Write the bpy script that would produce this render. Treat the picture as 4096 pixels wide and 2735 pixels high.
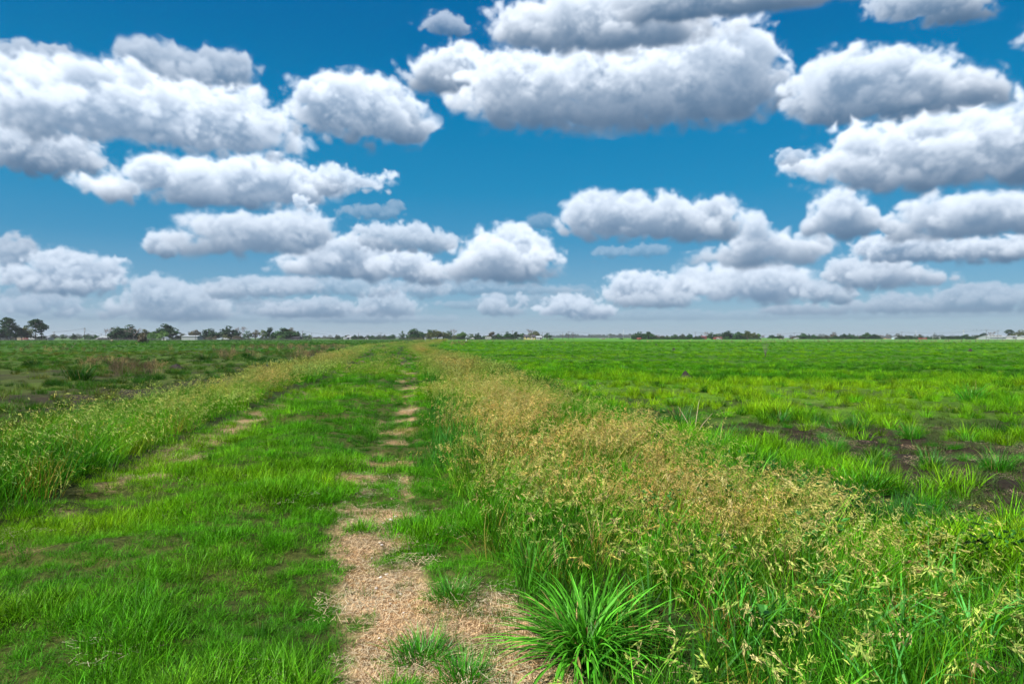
import bpy, math, random
import numpy as np
from mathutils import Vector, Matrix

scene = bpy.context.scene
for o in list(bpy.data.objects): bpy.data.objects.remove(o, do_unlink=True)
COL = scene.collection
R = math.radians

# ---------------------------------------------------------------- camera
FPX = 2731.0                     # focal length in pixels of the 4096-wide photograph
EYE = 1.5                        # eye height above the farm track
cam_data = bpy.data.cameras.new('camera'); cam = bpy.data.objects.new('camera', cam_data); COL.objects.link(cam)
cam_data.sensor_width = 36.0; cam_data.lens = 24.0; cam_data.clip_start = .05; cam_data.clip_end = 30000
cam.location = (0, 0, EYE); cam.rotation_euler = (R(90 - .367), 0, 0)
scene.camera = cam
scene.render.engine = 'CYCLES'
cy = scene.cycles
cy.use_denoising = True
cy.use_adaptive_sampling = True; cy.adaptive_threshold = .02
cy.max_bounces = 5; cy.diffuse_bounces = 3; cy.glossy_bounces = 2; cy.transmission_bounces = 3
cy.transparent_max_bounces = 6; cy.volume_bounces = 0
cy.caustics_reflective = False; cy.caustics_refractive = False
scene.view_settings.view_transform = 'Standard'; scene.view_settings.look = 'None'
EXPOSURE = 1.5
scene.view_settings.exposure = EXPOSURE; scene.view_settings.gamma = 1.0
SUN_EL, SUN_AZ = 47.0, 232.0     # high, behind the camera and well to its left (azimuth clockwise from +Y)

# ---------------------------------------------------------------- sun (veiled by cloud above the camera)
sl = bpy.data.lights.new('sun', 'SUN'); sl.energy = 3.3; sl.angle = R(3.5); sl.color = (1.0, .95, .86)
sun = bpy.data.objects.new('sun', sl); COL.objects.link(sun)
sd = Vector((math.sin(R(SUN_AZ))*math.cos(R(SUN_EL)), math.cos(R(SUN_AZ))*math.cos(R(SUN_EL)), math.sin(R(SUN_EL))))
sun.location = sd*80; sun.rotation_euler = sd.to_track_quat('Z', 'Y').to_euler()

# ---------------------------------------------------------------- cloud layer of the sky
# Each cumulus is a small 3D density field (ellipsoid puffs roughened by billow noise) that is lit by
# marching sunlight down through it, then integrated along the line of sight into a sky dome map
# (azimuth x tangent of elevation).  Puffs: (azimuth, height, radius, radius) in 1/1565 rad from due north.
SKY_AZ = math.radians(45.0)
SKY_T0, SKY_T1 = -0.012, 0.60
SKY_S = 760.0
CW, CH = int(2*SKY_AZ*SKY_S), int((SKY_T1-SKY_T0)*SKY_S)

def _billow_tile(shape, base, octs, seed, gain=0.5):
    rng = np.random.default_rng(seed)
    fx = np.fft.fftfreq(shape[0])[:, None, None]
    fy = np.fft.fftfreq(shape[1])[None, :, None]
    fz = np.fft.rfftfreq(shape[2])[None, None, :]
    fr = np.sqrt(fx*fx + fy*fy + fz*fz)
    out = np.zeros(shape, np.float32); a = 1.0; f = base
    for k in range(octs):
        n = np.fft.rfftn(rng.standard_normal(shape).astype(np.float32))
        n *= np.exp(-((np.log(np.maximum(fr, 1e-6)) - math.log(f))/0.42)**2)
        n = np.fft.irfftn(n, s=shape).astype(np.float32); n /= n.std()
        out += a*(np.abs(n) - 0.8) if k < 3 else a*0.8*n
        a *= gain; f *= 2.0
    return out/out.std()

# (haze 0-1, opacity, base line, [puffs], shade) listed far to near
CLOUDS = [
 # beyond the sides of the picture
 (.45,1., 690,[(2560,640,120,40),(2680,655,120,36),(2460,660,90,30)],.95), (.40,1., 640,[(-130,590,110,46),(-260,600,120,40),(-380,610,120,36)],.95),
 (.25,1., 545,[(2520,490,90,52),(2620,500,110,48),(2740,510,100,40)],1.), (.12,1., 400,[(-160,340,120,52),(-290,360,120,44),(-400,350,110,50)],1.),
 (.10,1., 330,[(2560,270,110,56),(2660,260,100,70),(2740,285,80,50)],1.02), (.08,1., 160,[(-200,110,120,56),(-320,100,110,60),(-420,120,90,44)],1.02), (.05,1., 120,[(2500,60,140,50),(2640,70,120,54)],.9),
 (.80,.35, 735,[(150,720,190,14),(420,726,260,12),(800,730,260,12)],.75),
 (.80,.35, 735,[(1500,725,150,14),(1760,728,200,14),(2120,726,260,16),(1330,738,120,10)],.75),
 (.72,.85, 720,[(2060,702,150,18),(1850,715,120,13),(2250,680,120,26),(2200,712,150,16),(2040,690,50,18)],.8),
 (.70,.75, 735,[(110,690,60,18),(150,712,30,16),(60,700,60,20)],.8),
 (.62,.85, 730,[(880,690,45,28),(905,705,55,22),(850,708,35,18)],.95),
 (.62,.80, 725,[(1130,700,36,22),(1195,688,16,14),(1160,712,50,14)],.95),
 (.62,.85, 728,[(700,712,110,18),(745,700,55,18),(640,716,60,14)],.85),
 (.60,.9, 735,[(365,668,60,34),(335,695,50,34),(420,690,70,34),(480,712,60,26),(265,708,36,18),(400,712,110,30)],.9),
 (.60,.85, 690,[(600,660,100,22),(520,668,60,20),(670,655,60,18)],.9),
 (.55,.95, 738,[(1310,702,62,24),(1265,712,34,14),(1350,715,50,20)],1.),
 (.48,1., 705,[(1460,655,66,30),(1440,672,55,28),(1515,660,44,28)],1.05),
 (.45,1., 710,[(1690,650,140,40),(1600,652,60,36),(1775,655,60,44),(1735,632,66,26),(1640,640,60,28),(1560,668,40,20),(1840,672,45,18)],1.05),
 (.55,.9, 705,[(1500,690,90,20),(1880,670,46,24),(1920,680,40,20)],.85),
 (.48,1., 665,[(1990,630,90,34),(1930,622,45,26),(2060,636,80,24),(2130,646,70,14)],.95),
 (.45,.95, 690,[(40,575,55,32),(20,590,50,34)],.62),
 (.48,1., 690,[(128,608,60,34),(190,612,44,28),(252,618,40,24),(60,640,90,26),(200,645,90,28),(120,650,120,26)],.95),
 (.50,.6, 690,[(720,655,110,18),(850,660,80,22),(970,660,60,22)],.85),
 (.36,1., 650,[(760,600,95,36),(820,590,70,40),(700,614,70,22),(860,612,70,32),(790,570,45,26)],1.),
 (.36,1., 655,[(945,612,50,34),(920,600,40,26),(985,630,42,26)],1.),
 (.28,1., 648,[(1140,595,86,50),(1190,590,72,50),(1105,565,44,36),(1170,552,48,34),(1080,620,56,28),(1240,592,44,24),(1140,620,130,30)],1.1),
 (.38,.9, 583,[(930,545,75,30),(865,540,56,24),(990,556,60,22),(900,555,100,22)],.95),
 (.38,.95, 592,[(380,562,46,28),(405,555,30,22)],1.),
 (.38,1., 590,[(570,528,130,36),(480,518,60,28),(690,528,66,46),(640,512,70,32),(610,550,150,32),(470,570,60,18),(530,560,130,24)],.97),
 (.38,.5, 520,[(850,488,66,16),(905,475,18,12)],.6),
 (.35,.4, 545,[(1240,508,34,16)],.6),
 (.36,.4, 600,[(1400,578,40,12),(1480,575,46,14),(1360,612,24,10)],.7),
 (.34,1., 615,[(1715,545,46,50),(1775,572,50,36),(1700,590,90,24),(1855,570,46,36),(1830,590,66,24),(1640,595,60,14)],1.05),
 (.30,1., 560,[(1370,490,66,46),(1450,492,70,42),(1330,510,46,36),(1530,488,60,40),(1580,500,70,40),(1650,482,48,32),(1630,515,64,46),(1480,520,160,30)],1.0),
 (.30,1., 610,[(2150,575,190,26),(2010,572,60,26),(2300,574,130,28),(2080,560,50,22)],.95),
 (.26,1., 552,[(2150,495,70,46),(2110,505,56,40),(2230,492,80,42),(2320,495,80,44),(2085,520,56,30),(2035,518,22,34),(2230,525,170,28)],1.),
 (.24,1., 552,[(1922,480,60,44),(1895,490,40,40),(1960,510,52,36),(1920,520,70,26)],1.03),
 (.10,1., 407,[(60,330,95,46),(150,350,80,38),(205,375,44,24),(80,375,150,26)],.8),
 (.12,1., 484,[(350,398,62,40),(265,430,72,32),(440,412,100,44),(560,405,90,44),(650,408,60,44),(700,432,80,28),(500,440,220,32)],1.03),
 (.12,.85, 465,[(765,415,50,32),(830,420,60,16),(888,408,18,12)],1.),
 (.12,.8, 500,[(690,462,18,16),(715,478,14,12)],1.1),
 (.06,.93, 225,[(350,138,70,40),(300,125,30,26),(525,160,56,46),(450,170,80,40),(400,180,90,36)],.62),
 (.06,.9, 200,[(70,135,70,32),(130,130,36,28),(30,150,40,24)],.58),
 (.08,1., 362,[(60,200,100,64),(180,205,90,66),(270,185,56,44),(320,245,120,66),(430,265,110,62),(540,262,90,52),(615,285,56,46),(130,240,160,70),(460,300,200,48)],1.03),
 (.08,1., 340,[(755,232,72,54),(830,232,76,56),(895,255,60,56),(925,295,60,34),(720,268,44,40),(820,280,140,40),(690,215,22,14)],1.03),
 (.05,.65, 90,[(1015,58,38,26),(1050,72,30,12),(985,62,24,12)],.7),
 (.05,1., 215,[(1010,168,60,46),(1040,140,48,34),(980,195,56,26),(1085,135,20,14),(1060,190,70,36)],1.03),
 (.05,1., 305,[(1150,180,76,62),(1230,185,90,66),(1330,185,110,70),(1450,180,110,70),(1570,170,110,90),(1670,140,86,80),(1710,170,70,80),(1660,90,56,50),(1770,190,40,50),(1200,240,130,44),(1420,255,240,50),(1620,250,130,44)],1.05),
 (.05,1., 128,[(1200,62,72,48),(1300,50,90,60),(1400,50,110,70),(1500,70,100,52),(1290,15,60,30),(1450,95,200,30),(1250,90,100,34),(1400,10,120,30)],.97),
 (.05,1., 55,[(1560,8,150,42),(1700,2,160,40),(1850,8,100,38),(1920,15,46,24)],.66),
 (.05,.95, 80,[(2080,5,90,42),(2180,20,76,38),(2240,48,40,24),(2030,12,40,20)],.66),
 (.08,1., 300,[(1870,215,70,46),(1930,175,80,58),(2010,180,90,62),(2100,180,80,58),(2220,215,76,52),(2285,240,30,36),(2080,225,170,50),(1910,245,90,48),(2180,255,120,34)],.98),
 (.10,1., 455,[(1960,335,64,46),(2060,345,110,56),(2170,335,100,60),(2270,330,110,64),(2345,260,44,48),(2350,350,110,80),(1900,380,80,34),(2130,395,220,46),(1830,385,46,22)],1.05),
 (.10,.7, 400,[(1800,362,30,18),(1830,355,24,12)],.9),
]

_r = random.Random(4)
_low = []
for _i in range(9):
    _x, _y = _r.uniform(-60, 2420), _r.uniform(655, 752); _w = _r.uniform(70, 190)
    _low.append((.78, _r.uniform(.3, .6), _y+14, [(_x, _y, _w, _r.uniform(9, 17)), (_x+_r.uniform(-.6, .6)*_w, _y-_r.uniform(2, 10), _w*.5, _r.uniform(9, 18)), (_x+_r.uniform(-.9, .9)*_w, _y+4, _w*.6, 9)], _r.uniform(.7, .95)))
CLOUDS = sorted(_low, key=lambda c: -c[2]) + CLOUDS

def bake_clouds():
    tileA = _billow_tile((256, 128, 64), 1/64, 6, 3, .60)
    tileW = [_billow_tile((256, 128, 64), 1/40, 1, 21), _billow_tile((256, 128, 64), 1/36, 1, 22)]
    tileB = _billow_tile((256, 128, 64), 1/30, 5, 5, .60)
    rng = np.random.default_rng(11)
    rgb = np.zeros((CH, CW, 3), np.float32); alpha = np.zeros((CH, CW), np.float32)
    k = SKY_S/1565.5
    SUN = np.array((1.0, .975, .94), np.float32)*1.02
    HZ = np.array((.285, .415, .57), np.float32)
    def sst(v):
        v = np.clip(v, 0, 1); return v*v*(3-2*v)
    def shift(M, r):
        S = np.roll(M, r, 1)
        if r > 0: S[:, :r] = 0
        elif r < 0: S[:, r:] = 0
        return S
    def px(x, y):
        u = (x - 1174)/1565.5; az = math.atan(u)
        return ((az + SKY_AZ)*SKY_S, ((774 - y)/1565.5*math.cos(az) - SKY_T0)*SKY_S, math.cos(az))
    for hz, op, base, puffs, bright in CLOUDS:
        P = []
        for (x, y, rx, ry) in puffs:
            cx, cy, c = px(x, y)
            P.append((cx, cy, rx*k*c*c*1.07, ry*k*c*1.07))
        big = max(p[3] for p in P); mg = 8 + big*.6
        x0 = int(max(0, min(p[0]-p[2]*1.3 for p in P) - mg)); x1 = int(min(CW, max(p[0]+p[2]*1.3 for p in P) + mg))
        y0 = int(max(0, min(p[1]-p[3]*1.3 for p in P) - mg)); y1 = int(min(CH, max(p[1]+p[3]*1.3 for p in P) + mg))
        if x1-x0 < 4 or y1-y0 < 4: continue
        big = max(p[3] for p in P)
        rzm = max(min(p[2], p[3]*1.6) for p in P)
        nz = int(np.clip(rzm*2.5, 14, 64)); dz = rzm*2.7/nz
        X = np.arange(x0, x1, dtype=np.float32)[:, None, None]
        Y = np.arange(y0, y1, dtype=np.float32)[None, :, None]
        Z = ((np.arange(nz, dtype=np.float32) - nz/2 + .5)*dz)[None, None, :]
        ox, oy, oz = rng.integers(0, 256), rng.integers(0, 128), rng.integers(0, 64)
        sc = 1.0 if big > 20 else 2.0
        ix = ((np.arange(x1-x0)*sc).astype(int)+ox) % 256; iy = ((np.arange(y1-y0)*sc).astype(int)+oy) % 128; iz = ((np.arange(nz)*max(dz, 1)*sc).astype(int)+oz) % 64
        X = X + tileW[0][np.ix_(ix, iy, iz)]*big*.20
        Yw = Y + tileW[1][np.ix_(ix, iy, iz)]*big*.13
        f = np.full((x1-x0, y1-y0, nz), -9., np.float32)
        for (cx, cy, rx, ry) in P:
            rz = min(rx, ry*1.6); oz = rng.uniform(-.25, .25)*rzm
            q = ((X-cx)/rx)**2 + ((Yw-cy)/ry)**2 + ((Z-oz)/rz)**2
            g = (1 - np.sqrt(q))*min(1.0, (ry/big)**.5)
            d = f - g; s = .10
            h = np.clip(.5 + .5*d/s, 0, 1)
            f = g*(1-h) + f*h + s*h*(1-h)
        f = np.maximum(f, -.6)
        tile = tileA if big > 20 else tileB
        ox, oy, oz = rng.integers(0, 256), rng.integers(0, 128), rng.integers(0, 64)
        ix = (np.arange(x1-x0)+ox) % 256; iy = (np.arange(y1-y0)+oy) % 128; iz = ((np.arange(nz)*max(dz, 1)).astype(int)+oz) % 64
        n = tile[np.ix_(ix, iy, iz)]
        yb = px(puffs[0][0], base)[1]
        rel = np.clip((Y - yb)/(big*1.1), -1, 1)
        amp = .055 + .110*np.clip(rel*1.3, 0, 1)
        f = f + amp*np.where(f < 0, np.minimum(n, 1.5), n) - np.clip(-f - .12, 0, 1)*1.2 + .05
        f = np.minimum(f, (Y - yb)/(big*.9) + .06*n + .12)      # flat base of a cumulus
        dens = np.clip(f*1.9, 0, 1)**1.75
        dens = dens + .045*np.clip((f + .24)/.24, 0, 1)**2*np.clip(.55 + .5*n, 0, 1.4)      # torn, thinning fringe
        soft = dens
        for ax_, w_ in ((0, 3), (0, 5), (1, 2), (1, 4), (2, 2)):
            soft = (soft + np.roll(soft, w_, ax_) + np.roll(soft, -w_, ax_))/3
        sig = 5.0/big*np.clip(big/20, .8, 2.2)**.55
        # sunlight marched down through the cloud, from high behind the viewer
        ny = y1-y0; L = np.zeros((x1-x0, nz), np.float32); F = L.copy()
        lit = np.empty_like(dens); sl = .5
        el = math.degrees(math.atan(sum(774-p[1] for p in puffs)/len(puffs)/1565.5))
        sh = math.tan(math.radians(8 - 1.6*el))/dz
        hb = .34 + .68*sst((Y[:, :, 0] - yb + big*.05)/(big*1.1))      # thick cloud lets little light down to its base
        for j in range(ny-1, -1, -1):
            r = math.floor(sh); a = sh - r
            L = (1-a)*shift(L, r) + a*shift(L, r+1)
            L = (1-sl)*L + sl*.5*(np.roll(L, 2, 0) + np.roll(L, -1, 0))
            F = F*.82
            lit[:, j] = .46*np.exp(-.85*L) + .38*np.exp(-.36*L) + .26*np.exp(-1.5*F)
            lit[:, j] *= hb[0, j]
            L = L + soft[:, j]*sig; F = F + dens[:, j]*sig
        amb = (.18 + .82*np.clip((Y - yb)/(big*1.9), 0, 1)**.8)
        col_s = lit*bright
        dens *= sig*dz*1.5
        tau = np.cumsum(dens, 2); T = np.exp(-(tau - dens))
        w = T*(1 - np.exp(-dens))
        A = w.sum(2)
        sun = (w*col_s).sum(2)/np.maximum(A, 1e-4); am = (w*amb).sum(2)/np.maximum(A, 1e-4)
        C = sun[..., None]*SUN + am[..., None]*np.array((.075, .142, .225), np.float32)*(.5+.5*bright) + np.array((.020, .082, .175), np.float32)
        C = C*(1 - hz*.80) + HZ*hz*.80*(.8 + .2*bright)
        A = (A*op).T; C = C.transpose(1, 0, 2)
        sl_ = (slice(y0, y1), slice(x0, x1))
        rgb[sl_] = C*A[..., None] + rgb[sl_]*(1 - A[..., None])
        alpha[sl_] = A + alpha[sl_]*(1 - A)
    m = np.maximum(alpha, 1e-4)[..., None]
    return np.concatenate([rgb/m, alpha[..., None]], 2)
# ---------------------------------------------------------------- world: Nishita sky with the cloud layer over it
class NT:
    """small helper to write node trees"""
    def __init__(s, tree): s.t = tree; tree.nodes.clear()
    def n(s, kind, **kw):
        nd = s.t.nodes.new(kind)
        for k, v in kw.items(): setattr(nd, k, v)
        return nd
    def l(s, a, b): s.t.links.new(a, b)
    def m(s, op, a, b=None, c=None, clamp=False):
        nd = s.n('ShaderNodeMath', operation=op, use_clamp=clamp)
        for i, v in enumerate((a, b, c)):
            if v is None: continue
            if isinstance(v, (int, float)): nd.inputs[i].default_value = v
            else: s.l(v, nd.inputs[i])
        return nd.outputs[0]
    def mix(s, f, a, b, blend='MIX'):
        nd = s.n('ShaderNodeMix', data_type='RGBA', blend_type=blend)
        for i, v in ((0, f), (6, a), (7, b)):
            if isinstance(v, (int, float)): nd.inputs[i].default_value = v
            elif isinstance(v, tuple): nd.inputs[i].default_value = (*v, 1.0) if len(v) == 3 else v
            else: s.l(v, nd.inputs[i])
        return nd.outputs[2]
    def ramp(s, v, lo, hi, smooth=True):
        nd = s.n('ShaderNodeMapRange', interpolation_type='SMOOTHSTEP' if smooth else 'LINEAR')
        nd.inputs[1].default_value = lo; nd.inputs[2].default_value = hi
        s.l(v, nd.inputs[0]); return nd.outputs[0]
    def noise(s, vec, scale, detail=4, rough=.55, dim='3D'):
        nd = s.n('ShaderNodeTexNoise', noise_dimensions=dim)
        nd.inputs['Scale'].default_value = scale; nd.inputs['Detail'].default_value = detail; nd.inputs['Roughness'].default_value = rough
        if vec is not None: s.l(vec, nd.inputs['Vector'])
        return nd.outputs[0]

cm = bake_clouds()
cimg = bpy.data.images.new('cloud_layer', CW, CH, alpha=True, float_buffer=True)
cimg.colorspace_settings.name = 'Non-Color'; cimg.alpha_mode = 'CHANNEL_PACKED'
cimg.pixels.foreach_set(np.ascontiguousarray(cm, np.float32).ravel()); cimg.update(); cimg.pack()

world = bpy.data.worlds.new('World'); scene.world = world; world.use_nodes = True
w = NT(world.node_tree)
tc = w.n('ShaderNodeTexCoord'); sep = w.n('ShaderNodeSeparateXYZ'); w.l(tc.outputs['Generated'], sep.inputs[0])
X, Y, Z = sep.outputs
az = w.m('ARCTAN2', X, Y)
hor = w.m('SQRT', w.m('ADD', w.m('MULTIPLY', X, X), w.m('MULTIPLY', Y, Y)))
tt = w.m('DIVIDE', Z, w.m('MAXIMUM', hor, .001))
cu = w.m('DIVIDE', w.m('ADD', az, SKY_AZ), 2*SKY_AZ)
cv = w.m('DIVIDE', w.m('SUBTRACT', tt, SKY_T0), SKY_T1 - SKY_T0)
cmb = w.n('ShaderNodeCombineXYZ'); w.l(cu, cmb.inputs[0]); w.l(cv, cmb.inputs[1])
ci = w.n('ShaderNodeTexImage', image=cimg, extension='MIRROR', interpolation='Cubic'); w.l(cmb.outputs[0], ci.inputs[0])
sky = w.n('ShaderNodeTexSky', sky_type='NISHITA', sun_disc=False)
sky.sun_elevation = R(SUN_EL); sky.sun_rotation = R(SUN_AZ); sky.altitude = 0; sky.air_density = 1.0; sky.dust_density = .6; sky.ozone_density = 3.0
hs = w.n('ShaderNodeHueSaturation'); hs.inputs['Saturation'].default_value = 1.5; hs.inputs['Value'].default_value = 1.0
w.l(sky.outputs[0], hs.inputs['Color'])
tinted = w.mix(1.0, hs.outputs[0], (.50, 1.0, 1.02), 'MULTIPLY')
# clear-air colour from the horizon up (linear), as strong as the Nishita sky it is blended with
cr = w.n('ShaderNodeValToRGB'); w.l(w.m('DIVIDE', tt, .62, clamp=True), cr.inputs[0])
SKYCOL = ((0, (.37, .435, .55)), (.04, (.32, .41, .56)), (.11, (.175, .335, .52)), (.22, (.058, .26, .465)), (.34, (.014, .232, .445)), (.5, (.004, .198, .415)), (.7, (.002, .145, .36)), (1.0, (.002, .105, .30)))
while len(cr.color_ramp.elements) < len(SKYCOL): cr.color_ramp.elements.new(.5)
for e, (ps, cc) in zip(cr.color_ramp.elements, SKYCOL): e.position = ps; e.color = (*cc, 1)
vs_ = w.n('ShaderNodeVectorMath', operation='SCALE'); w.l(cr.outputs[0], vs_.inputs[0]); vs_.inputs['Scale'].default_value = 2.0**-EXPOSURE/.10
sky_c = w.mix(.93, tinted, vs_.outputs[0])
bg_sky = w.n('ShaderNodeBackground'); bg_sky.inputs[1].default_value = .10; w.l(sky_c, bg_sky.inputs[0])
bg_c = w.n('ShaderNodeBackground'); bg_c.inputs[1].default_value = 2.0**-EXPOSURE; w.l(ci.outputs[0], bg_c.inputs[0])
a_img = w.m('MULTIPLY', ci.outputs[1], w.ramp(tt, .60, .52))
mx1 = w.n('ShaderNodeMixShader'); w.l(a_img, mx1.inputs[0]); w.l(bg_sky.outputs[0], mx1.inputs[1]); w.l(bg_c.outputs[0], mx1.inputs[2])
# broken cloud overhead (above the picture), seen from below; added to whiten the ambient light
ov = w.n('ShaderNodeVectorMath', operation='DIVIDE'); w.l(tc.outputs['Generated'], ov.inputs[0])
zz = w.n('ShaderNodeCombineXYZ'); zc = w.m('MAXIMUM', Z, .05)
for i in range(3): w.l(zc, zz.inputs[i])
w.l(zz.outputs[0], ov.inputs[1])
on = w.noise(ov.outputs[0], 1.6, 5, .6)
oa = w.m('MULTIPLY', w.ramp(on, .38, .52), w.ramp(tt, .62, .85))
bg_o = w.n('ShaderNodeBackground'); bg_o.inputs[1].default_value = 2.0**-EXPOSURE*.42
w.l(w.mix(w.ramp(on, .45, .7), (.62, .66, .72), (.34, .39, .47)), bg_o.inputs[0])
mx2 = w.n('ShaderNodeMixShader'); w.l(oa, mx2.inputs[0]); w.l(mx1.outputs[0], mx2.inputs[1]); w.l(bg_o.outputs[0], mx2.inputs[2])
wo = w.n('ShaderNodeOutputWorld'); w.l(mx2.outputs[0], wo.inputs[0])
world.cycles.sampling_method = 'MANUAL'; world.cycles.sample_map_resolution = 1024

# ---------------------------------------------------------------- helpers
RNG = np.random.default_rng(7)
def _hash(ix, iy, seed):
    h = (ix.astype(np.int64)*374761393 + iy.astype(np.int64)*668265263 + seed*1442695041) & 0x7fffffff
    h = ((h ^ (h >> 13))*1274126177) & 0x7fffffff
    return ((h ^ (h >> 16)) & 0xffff)/65535.0
def vnoise(x, y, scale, seed=0, octs=3):
    """fractal value noise, 0..1, feature size = scale metres"""
    out = 0.0; a = 1.0; tot = 0.0; f = 1.0/scale
    for k in range(octs):
        px, py = x*f, y*f; ix, iy = np.floor(px), np.floor(py); fx, fy = px-ix, py-iy
        fx = fx*fx*(3-2*fx); fy = fy*fy*(3-2*fy)
        v = (_hash(ix, iy, seed+k)*(1-fx) + _hash(ix+1, iy, seed+k)*fx)*(1-fy) + (_hash(ix, iy+1, seed+k)*(1-fx) + _hash(ix+1, iy+1, seed+k)*fx)*fy
        out = out + a*v; tot += a; a *= .55; f *= 2.03
    return out/tot
def sstep(a, b, x):
    t = np.clip((x-a)/(b-a), 0, 1); return t*t*(3-2*t)
def bump(x, c, w): return np.exp(-((x-c)/w)**2)

def new_mesh(name, verts, faces, mats, mat_idx=None, bv=None, smooth=False, attr=None):
    me = bpy.data.meshes.new(name)
    if isinstance(faces, np.ndarray):
        nf, k = faces.shape
        me.vertices.add(len(verts)); me.vertices.foreach_set('co', np.asarray(verts, np.float32).ravel())
        me.loops.add(nf*k); me.loops.foreach_set('vertex_index', faces.astype(np.int32).ravel())
        me.polygons.add(nf); me.polygons.foreach_set('loop_start', np.arange(0, nf*k, k, dtype=np.int32))
        me.update(calc_edges=True)
    else:
        me.from_pydata([tuple(v) for v in verts], [], [tuple(f) for f in faces]); me.update()
    for m in (mats if isinstance(mats, (list, tuple)) else [mats]): me.materials.append(m)
    if mat_idx is not None: me.polygons.foreach_set('material_index', np.asarray(mat_idx, np.int32))
    if bv is not None:
        a = me.attributes.new('bv', 'FLOAT', 'POINT'); a.data.foreach_set('value', np.asarray(bv, np.float32))
    if attr:
        for k, v in attr.items():
            a = me.attributes.new(k, 'FLOAT_COLOR', 'POINT')
            a.data.foreach_set('color', np.concatenate([v, np.ones((len(v), 1))], 1).astype(np.float32).ravel())
    if smooth: me.polygons.foreach_set('use_smooth', np.ones(len(me.polygons), bool))
    return me

def link(name, me, parent=None, loc=None, rot=None, scale=None):
    o = bpy.data.objects.new(name, me); COL.objects.link(o)
    if parent: o.parent = parent
    if loc is not None: o.location = loc
    if rot is not None: o.rotation_euler = rot
    if scale is not None: o.scale = scale
    return o
def tag(o, label=None, cat=None, group=None, kind=None):
    for k, v in (('label', label), ('category', cat), ('group', group), ('kind', kind)):
        if v: o[k] = v
    return o
def thing(name, label, cat, loc, rotz=0, group=None):
    o = link(name, None, None, loc, (0, 0, rotz)); o.empty_display_size = .2
    return tag(o, label, cat, group)

class MB:
    """collects boxes, tubes and polygons; build() makes one mesh object"""
    def __init__(s): s.v = []; s.f = []
    def poly(s, pts):
        b = len(s.v); s.v += [tuple(p) for p in pts]; s.f.append(tuple(range(b, b+len(pts))))
    def box(s, x0, y0, z0, x1, y1, z1, bev=0):
        b = len(s.v)
        s.v += [(x0,y0,z0),(x1,y0,z0),(x1,y1,z0),(x0,y1,z0),(x0,y0,z1),(x1,y0,z1),(x1,y1,z1),(x0,y1,z1)]
        s.f += [tuple(b+i for i in q) for q in ((0,3,2,1),(4,5,6,7),(0,1,5,4),(1,2,6,5),(2,3,7,6),(3,0,4,7))]
    def tube(s, path, radii, n=6, cap=True):
        path = [Vector(p) for p in path]; b = len(s.v)
        if not isinstance(radii, (list, tuple)): radii = [radii]*len(path)
        for i, p in enumerate(path):
            d = (path[min(i+1, len(path)-1)] - path[max(i-1, 0)]).normalized()
            a = d.cross(Vector((0, 0, 1)) if abs(d.z) < .9 else Vector((1, 0, 0))).normalized(); c = d.cross(a)
            for k in range(n):
                t = 2*math.pi*k/n; s.v.append(tuple(p + (a*math.cos(t) + c*math.sin(t))*radii[i]))
        for i in range(len(path)-1):
            for k in range(n):
                k2 = (k+1) % n; s.f.append((b+i*n+k, b+i*n+k2, b+(i+1)*n+k2, b+(i+1)*n+k))
        if cap:
            s.f.append(tuple(b+k for k in range(n-1, -1, -1))); e = b+(len(path)-1)*n; s.f.append(tuple(e+k for k in range(n)))
    def mesh(s, name, mat, smooth=False): return new_mesh(name, s.v, s.f, mat, smooth=smooth)
    def build(s, name, mat, parent=None, smooth=False): return link(name, s.mesh(name, mat, smooth), parent)

# ---------------------------------------------------------------- materials
def material(name):
    m = bpy.data.materials.new(name); m.use_nodes = True; return m, NT(m.node_tree)
def plain(name, col, rough=.7, var=.25, scale=3.0, metal=0.0, bump_s=0.0, spec=.4):
    """painted / weathered surface: base colour broken by two scales of noise"""
    m, t = material(name)
    g = t.n('ShaderNodeTexCoord').outputs['Object']
    n1 = t.noise(g, scale, 5, .6); n2 = t.noise(g, scale*9, 3)
    f = t.m('ADD', t.m('MULTIPLY', n1, .7), t.m('MULTIPLY', n2, .3))
    dark = tuple(c*(1-var) for c in col); lite = tuple(min(1, c*(1+var)) for c in col)
    c = t.mix(t.ramp(f, .3, .7), dark, lite)
    p = t.n('ShaderNodeBsdfPrincipled'); t.l(c, p.inputs['Base Color']); p.inputs['Roughness'].default_value = rough
    p.inputs['Metallic'].default_value = metal; p.inputs['Specular IOR Level'].default_value = spec
    if bump_s:
        b = t.n('ShaderNodeBump'); b.inputs['Strength'].default_value = bump_s; b.inputs['Distance'].default_value = .05
        t.l(n2, b.inputs['Height']); t.l(b.outputs[0], p.inputs['Normal'])
    t.l(p.outputs[0], t.n('ShaderNodeOutputMaterial').inputs[0]); return m
def metal_sheet(name, col, period=.45):
    """ribbed sheet metal"""
    m, t = material(name)
    tcn = t.n('ShaderNodeTexCoord'); wv = t.n('ShaderNodeTexWave', wave_type='BANDS', bands_direction='X')
    t.l(tcn.outputs['Object'], wv.inputs['Vector']); wv.inputs['Scale'].default_value = .31/period
    n1 = t.noise(tcn.outputs['Object'], .5, 5, .6)
    c = t.mix(n1, tuple(x*.82 for x in col), tuple(min(1, x*1.1) for x in col))
    b = t.n('ShaderNodeBump'); b.inputs['Strength'].default_value = .5; b.inputs['Distance'].default_value = .04; t.l(wv.outputs['Fac'], b.inputs['Height'])
    p = t.n('ShaderNodeBsdfPrincipled'); t.l(c, p.inputs['Base Color']); p.inputs['Roughness'].default_value = .45; t.l(b.outputs[0], p.inputs['Normal'])
    t.l(p.outputs[0], t.n('ShaderNodeOutputMaterial').inputs[0]); return m
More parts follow.
